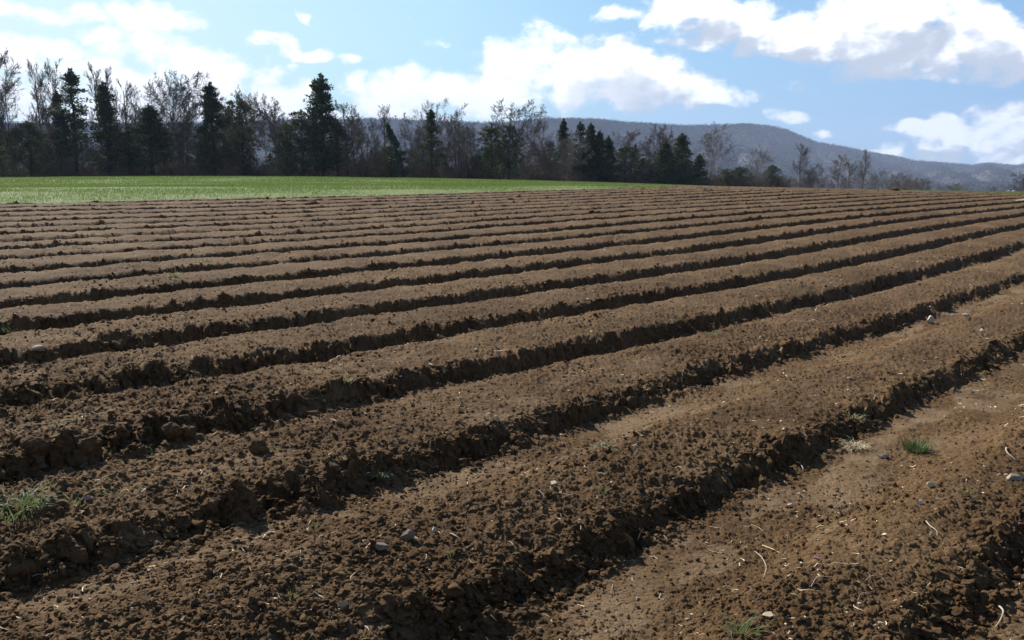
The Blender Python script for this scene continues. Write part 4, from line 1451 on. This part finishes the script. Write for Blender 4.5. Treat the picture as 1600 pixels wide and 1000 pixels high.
STONES = [  # px, py, width px, (flat y, flat z), mat, facet, lift, label
    (1379, 716, 25, 0.7, 0.55, S_tan, 0.5, 0.25, 'smooth tan stone in the wheel track right of the dry straw tuft'),
    (1588, 748, 46, 0.5, 0.32, S_grey, 0.9, 0.2, 'flat grey slab of stone at the right edge of the photo'),
    (600, 862, 26, 0.6, 0.9, S_purple, 1.0, 0.3, 'dark purplish angular stone, left one of the close pair'),
    (634, 846, 26, 0.5, 0.85, S_purple, 1.0, 0.3, 'purplish pointed stone, right one of the close pair'),
    (540, 948, 24, 0.5, 0.7, S_cream, 1.0, 0.3, 'cream angular stone in the lower clods near the bottom middle left'),
    (677, 832, 11, 0.5, 1.1, S_white, 1.0, 0.4, 'white upright chip right of the purplish stone pair'),
    (1455, 758, 14, 0.7, 0.5, S_cream, 0.4, 0.3, 'small cream pebble below the tan stone on the right bed'),
    (1236, 792, 11, 0.7, 0.9, S_cream, 0.8, 0.4, 'pale chip casting a shadow in the wheel track'),
    (866, 756, 15, 0.7, 0.4, S_cream, 0.4, 0.3, 'small cream pebble alone on the smooth middle bed'),
    (1024+0, 837, 8, 0.7, 0.5, S_tan, 0.5, 0.3, 'small tan pebble at the foot of the shaded furrow side below the middle'),
    (1453, 505, 15, 0.8, 0.9, S_white, 0.6, 0.4, 'pale round stone in the furrow on the right, largest of its few'),
    (1509, 495, 12, 0.7, 0.6, S_white, 0.6, 0.3, 'white stone right of the pale round stone in the right furrow'),
    (1533, 517, 10, 0.7, 0.6, S_white, 0.6, 0.3, 'white pebble on the bed below the two pale furrow stones'),
    (1438, 787, 13, 0.6, 0.5, S_white, 0.7, 0.3, 'narrow whitish chip right of the wheel track'),
    (1382, 836, 10, 0.7, 0.5, S_cream, 0.5, 0.3, 'small cream pebble in the middle of the near right bed'),
    (1279, 875, 14, 0.7, 0.5, S_pink, 0.6, 0.3, 'pinkish pebble beside the curved grey stem'),
    (1074, 970, 8, 0.7, 0.6, S_white, 0.6, 0.3, 'white pebble near the bottom left of the grass tuft by the lower edge'),
    (62, 553, 26, 0.6, 0.5, S_grey, 0.6, 0.3, 'flattish grey brown stone near the left edge, left of the round clod'),
    (119, 520, 10, 0.7, 0.6, S_cream, 0.5, 0.3, 'cream pebble above the round clod on the left'),
    (98, 497, 16, 0.5, 0.4, S_grey, 0.6, 0.3, 'pale thin stone high on the left above the cream pebble'),
    (743, 548, 10, 0.7, 0.6, S_cream, 0.5, 0.3, 'small cream pebble on the bed above the middle of the photo'),
    (674, 571, 12, 0.7, 0.5, S_white, 0.5, 0.3, 'small whitish pebble left of the middle, below the cream pebble'),
    (137, 783, 18, 0.6, 0.6, S_pink, 0.9, 0.3, 'pinkish shard among the clods right of the big grass clump'),
    (1594, 315, 20, 0.5, 0.22, S_tan, 0.8, 0.3, 'pale straw coloured lump at the right edge near the far field end'),
    (925, 332, 8, 1.0, 0.7, M_clod, 0.3, 0.3, 'dark clod alone on the far beds right of centre'),
    (1398, 297.5, 10, 1.0, 0.6, M_clod, 0.3, 0.3, 'dark heap of earth on the crest at the right'),
    (185, 545, 20, 0.9, 0.95, M_clod, 0.2, 0.4, 'round hairy clod lying above the shaded furrow on the left'),
    (405, 706, 30, 0.9, 0.8, M_clod, 0.3, 0.3, 'fist sized dark clod left of centre below the pale packed strip'),
    (135, 700, 34, 0.9, 0.9, M_clod, 0.3, 0.3, 'large rounded clod in the shaded furrow on the left'),
    (62, 705, 34, 0.9, 0.9, M_clod, 0.3, 0.3, 'biggest dark clod in the left furrow near the edge'),
    (270, 680, 26, 0.9, 0.9, M_clod, 0.3, 0.3, 'dark clod standing at the left end of the pale packed strip'),
    (1204, 965, 26, 0.8, 0.35, S_tan, 0.5, 0.2, 'low tan stone with pale rim right of the grass tuft at the bottom'),
]
for i, (px, py, w, fy, fz, mat, facet, lift, label) in enumerate(STONES):
    p, dist = ground_hit(px, py)
    r = w / 2 / FPX * dist
    V, F = lump(3, 200 + i, 0.22, min(1.0, facet + 0.5)) if mat is not M_clod else crumbly(200 + i)
    me = np_mesh('stone', V * r * np.array([1, fy, fz]), F, mat, smooth=False)
    soil = mat is M_clod
    o = mesh_obj('soil_clod' if soil else 'stone', me, None, None, (p[0], p[1], p[2] + r * fz * (lift + 0.05)))
    o.rotation_euler = (random.uniform(-.2, .2), random.uniform(-.2, .2), random.uniform(-.5, .5))
    tag(o, label, 'clod' if soil else 'stone', 'clods lying on the beds' if soil else 'stones lying on the beds')

M_gblade = simple_mat('weed_grass', (0.11, 0.165, 0.045), (0.21, 0.255, 0.095), 20, island=0.3, trans=0.3, rough=0.55)
M_dblade = simple_mat('dark_weed', (0.04, 0.09, 0.025), (0.08, 0.14, 0.04), 20, island=0.3, trans=0.25, rough=0.6)
M_dry = simple_mat('dry_grass', (0.36, 0.29, 0.18), (0.55, 0.47, 0.31), 20, island=0.3, trans=0.2)
M_sage = simple_mat('greyish_grass', (0.20, 0.24, 0.13), (0.34, 0.37, 0.22), 20, island=0.3, trans=0.25)


def tuft_mesh(n, rad, h, droop, seed, width):
    """curved tapering blades, three spans each"""
    rng = np.random.default_rng(seed)
    V, F = [], []
    for i in range(n):
        a = rng.uniform(0, 2 * np.pi); q = rad * rng.random() ** 0.6
        p = np.array([math.cos(a) * q, math.sin(a) * q, -0.004])
        b = a + rng.normal(0, 0.9)
        out = np.array([math.cos(b), math.sin(b), 0])
        L = h * rng.uniform(0.5, 1.15); el = rng.uniform(0.75, 1.45) - droop * 0.35
        w = width * rng.uniform(0.7, 1.3)
        s = np.cross(out, [0, 0, 1]) * w
        base = len(V)
        for k in range(5):
            f = k / 4
            ww = s * (1 - f) ** 0.7
            V += [p - ww, p + ww]
            d = out * math.cos(el) + np.array([0, 0, math.sin(el)])
            p = p + d * L / 4
            el -= droop * rng.uniform(0.3, 0.8)
        for k in range(4):
            F.append((base + 2 * k, base + 2 * k + 1, base + 2 * k + 3, base + 2 * k + 2))
    return np.array(V), np.array(F)


TUFTS = [  # px, py(base), blades, spread px, height px, droop, mat, label
    (22, 805, 110, 34, 46, 0.5, M_gblade, 'big pale green grass clump at the left edge among clods'),
    (48, 790, 60, 20, 34, 0.5, M_gblade, 'smaller green grass clump touching the right side of the big one at the left edge'),
    (74, 765, 7, 6, 30, 0.3, M_gblade, 'few upright blades above the clumps at the left edge'),
    (115, 790, 9, 10, 40, 0.6, M_gblade, 'thin arching blades beside the pinkish shard'),
    (180, 776, 8, 12, 26, 0.7, M_gblade, 'thin curled blades right of the pinkish shard'),
    (1431, 704, 190, 16, 24, 0.3, M_dblade, 'dense dark green weed clump right of the tan stone'),
    (1334, 656, 16, 8, 22, 0.9, M_sage, 'green blades bent flat on the bed edge above the dry straw tuft'),
    (1338, 700, 150, 13, 26, 0.85, M_dry, 'dry straw coloured tuft drooping beside the tan stone'),
    (597, 742, 90, 16, 24, 0.8, M_sage, 'pale greyish grass tuft left of the middle'),
    (541, 600, 26, 8, 17, 0.3, M_gblade, 'small bright green tuft on the bed above the pale packed strip'),
    (855, 598, 22, 22, 12, 0.5, M_gblade, 'spread of short green blades on the bed right of the middle'),
    (945, 700, 26, 12, 26, 0.7, M_sage, 'sparse yellow green tuft in the middle of the smooth bed'),
    (1157, 988, 70, 17, 38, 0.4, M_gblade, 'green grass tuft at the bottom edge right of the middle'),
    (938, 770, 12, 8, 20, 0.6, M_gblade, 'thin yellowish sprout below the cream pebble on the middle bed'),
    (453, 940, 8, 4, 40, 0.2, M_gblade, 'single clump of upright blades among the lower left clods'),
    (494, 825, 16, 8, 16, 0.4, M_gblade, 'small green sprout left of the purplish stone pair'),
    (705, 868, 10, 8, 24, 0.5, M_gblade, 'weak green sprout right of the white chip'),
    (240, 716, 14, 8, 20, 0.5, M_gblade, 'small pale green sprout at the left near the large clods'),
    (1508, 770, 14, 7, 14, 0.4, M_gblade, 'small green sprout on the near right bed'),
    (1290, 796, 12, 12, 12, 0.8, M_sage, 'pale flattened blades in the wheel track'),
    (430, 700, 12, 8, 14, 0.4, M_gblade, 'tiny green sprout at the end of the pale packed strip'),
    (17, 518, 40, 10, 14, 0.4, M_gblade, 'bright green tuft at the left edge on the middle distance beds'),
    (95, 662, 20, 9, 10, 0.5, M_gblade, 'faint green sprout on the left bed above the large clods'),
    (272, 433, 24, 5, 13, 0.3, M_gblade, 'green tuft growing in a shaded furrow on the left'),
    (648, 405, 24, 8, 7, 0.4, M_gblade, 'small green tuft in a furrow at the middle distance, left of centre'),
    (830, 524, 24, 9, 7, 0.4, M_gblade, 'small bright green tuft on the bed in the very middle of the photo'),
    (1112, 524, 30, 12, 12, 0.4, M_gblade, 'green tuft at the edge of the shaded furrow right of centre'),
    (868, 366, 20, 5, 7, 0.3, M_gblade, 'olive tuft standing in a far furrow near the centre'),
    (322, 408, 24, 8, 6, 0.4, M_gblade, 'little green tuft on the bed right of the furrow tuft on the left'),
    (668, 490, 20, 7, 6, 0.4, M_gblade, 'faint green tuft left of centre on the middle distance beds'),
    (625, 495, 14, 5, 5, 0.4, M_gblade, 'tiny green sprout left of the faint tuft on the middle distance beds'),
    (810, 745, 14, 8, 8, 0.5, M_gblade, 'tiny green sprout left of the cream pebble on the middle bed'),
    (700, 742, 14, 8, 9, 0.5, M_gblade, 'tiny green sprout right of the greyish tuft'),
]
for i, (px, py, n, sp, h, droop, mat, label) in enumerate(TUFTS):
    p, dist = ground_hit(px, py)
    k = dist / FPX
    V, F = tuft_mesh(n, sp * k, h * k, droop, 400 + i, max(0.0011, 0.55 * k))
    o = mesh_obj('grass_tuft', np_mesh('grass_tuft', V, F, mat), None, None, (p[0], p[1], p[2] - 0.002))
    tag(o, label, 'grass tuft', 'weeds and grass tufts in the soil')

M_stick = simple_mat('bleached_stem', (0.27, 0.22, 0.16), (0.50, 0.43, 0.34), 12)


def stem(pts, rad, label, name='dry_stem', hump=0.3):
    """a curved tube laid on the soil through photo points"""
    P = [ground_hit(px, py)[0] for px, py in pts]
    dist = ground_hit(*pts[0])[1]
    r = rad / FPX * dist
    base = P[0]
    S = Skel()
    n = len(P)
    # smooth interpolation
    Q = []
    for i in range(n - 1):
        a = P[max(i - 1, 0)]; b = P[i]; c = P[i + 1]; d = P[min(i + 2, n - 1)]
        for t in np.linspace(0, 1, 6, endpoint=False):
            Q.append(0.5 * ((2 * b) + (-a + c) * t + (2 * a - 5 * b + 4 * c - d) * t * t + (-a + 3 * b - 3 * c + d) * t ** 3))
    Q.append(P[-1])
    Q = np.array(Q) - base
    m = len(Q)
    Q[:, 2] += r * 1.2 + np.sin(np.linspace(0, math.pi, m)) * hump * 0.03
    for i in range(m - 1):
        S.seg(Q[i], Q[i + 1], 0.7 * r * (1 - 0.6 * i / m), 0.7 * r * (1 - 0.6 * (i + 1) / m))
    o = mesh_obj(name, S.mesh(name, M_stick, 6), None, None, tuple(base))
    tag(o, label, 'dry stem', 'dry stems and roots on the soil')


stem([(1179, 864), (1190, 876), (1197, 890), (1193, 904)], 1.1, 'long curved grey stem standing in an arc on the near right soil')
stem([(1446, 816), (1453, 826), (1463, 834), (1464, 840)], 1.5, 'bleached hooked stem on the near right bed')
stem([(1244, 724), (1250, 729), (1255, 735)], 1.5, 'short white stick at the edge of the wheel track left of the dry tuft')
stem([(704, 840), (714, 844), (720, 848)], 1.4, 'short white stick right of the white upright chip')
stem([(760, 834), (764, 839), (772, 838)], 1.1, 'little white bent root right of the short white stick')
stem([(1572, 702), (1573, 712), (1586, 722)], 1.7, 'twisted white root above the grey slab at the right edge')
stem([(1267, 920), (1276, 908), (1290, 905), (1310, 906)], 1.0, 'thin arched root on the near right bed, left one of two')
stem([(1352, 911), (1362, 906), (1375, 908), (1385, 914)], 1.0, 'thin arched root on the near right bed, right one of two')
stem([(1497, 890), (1505, 896), (1512, 902)], 1.2, 'pale short stick at the lower right before the dark furrow')
stem([(1560, 950), (1567, 962), (1563, 975), (1555, 985)], 2.2, 'curled pale dry leaf stalk in the dark furrow at the lower right')
stem([(841, 768), (848, 776), (853, 788)], 0.9, 'thin forked twig below the middle of the smooth bed')
stem([(570, 984), (576, 990), (578, 997)], 1.4, 'pale short root at the bottom edge left of the middle')
stem([(766, 969), (772, 972), (776, 975)], 1.6, 'short white stick in the dark clods at the bottom middle')
stem([(1360, 1000-70), (1346, 933), (1340, 941)], 0.9, 'tiny pale curl of root at the lower right')
stem([(958, 914), (956, 925), (952, 936)], 0.9, 'thin grey stem on the shaded furrow side at the lower middle')
stem([(1318, 783), (1311, 790), (1303, 795)], 1.1, 'pale straw piece lying in the wheel track')

# ------------------------------------------------------------------ haze (last: it needs the extent of everything)
if HAZE_DENSITY > 0:
    me = box_mesh('haze', (-6600, -6600, -60), (6600, 6600, 420), None)
    m = bpy.data.materials.new('thin_blue_haze'); m.use_nodes = True
    n, l = m.node_tree.nodes, m.node_tree.links
    n.clear()
    out = n.new('ShaderNodeOutputMaterial'); pv = n.new('ShaderNodeVolumePrincipled')
    pv.inputs['Color'].default_value = (0.57, 0.715, 1.0, 1)
    pv.inputs['Density'].default_value = HAZE_DENSITY
    pv.inputs['Anisotropy'].default_value = 0.0
    l.new(pv.outputs[0], out.inputs['Volume'])
    me.materials.append(m)
    o = mesh_obj('haze', me)
    tag(o, 'thin bluish haze in the air between the field and the mountain', 'haze', kind='stuff')
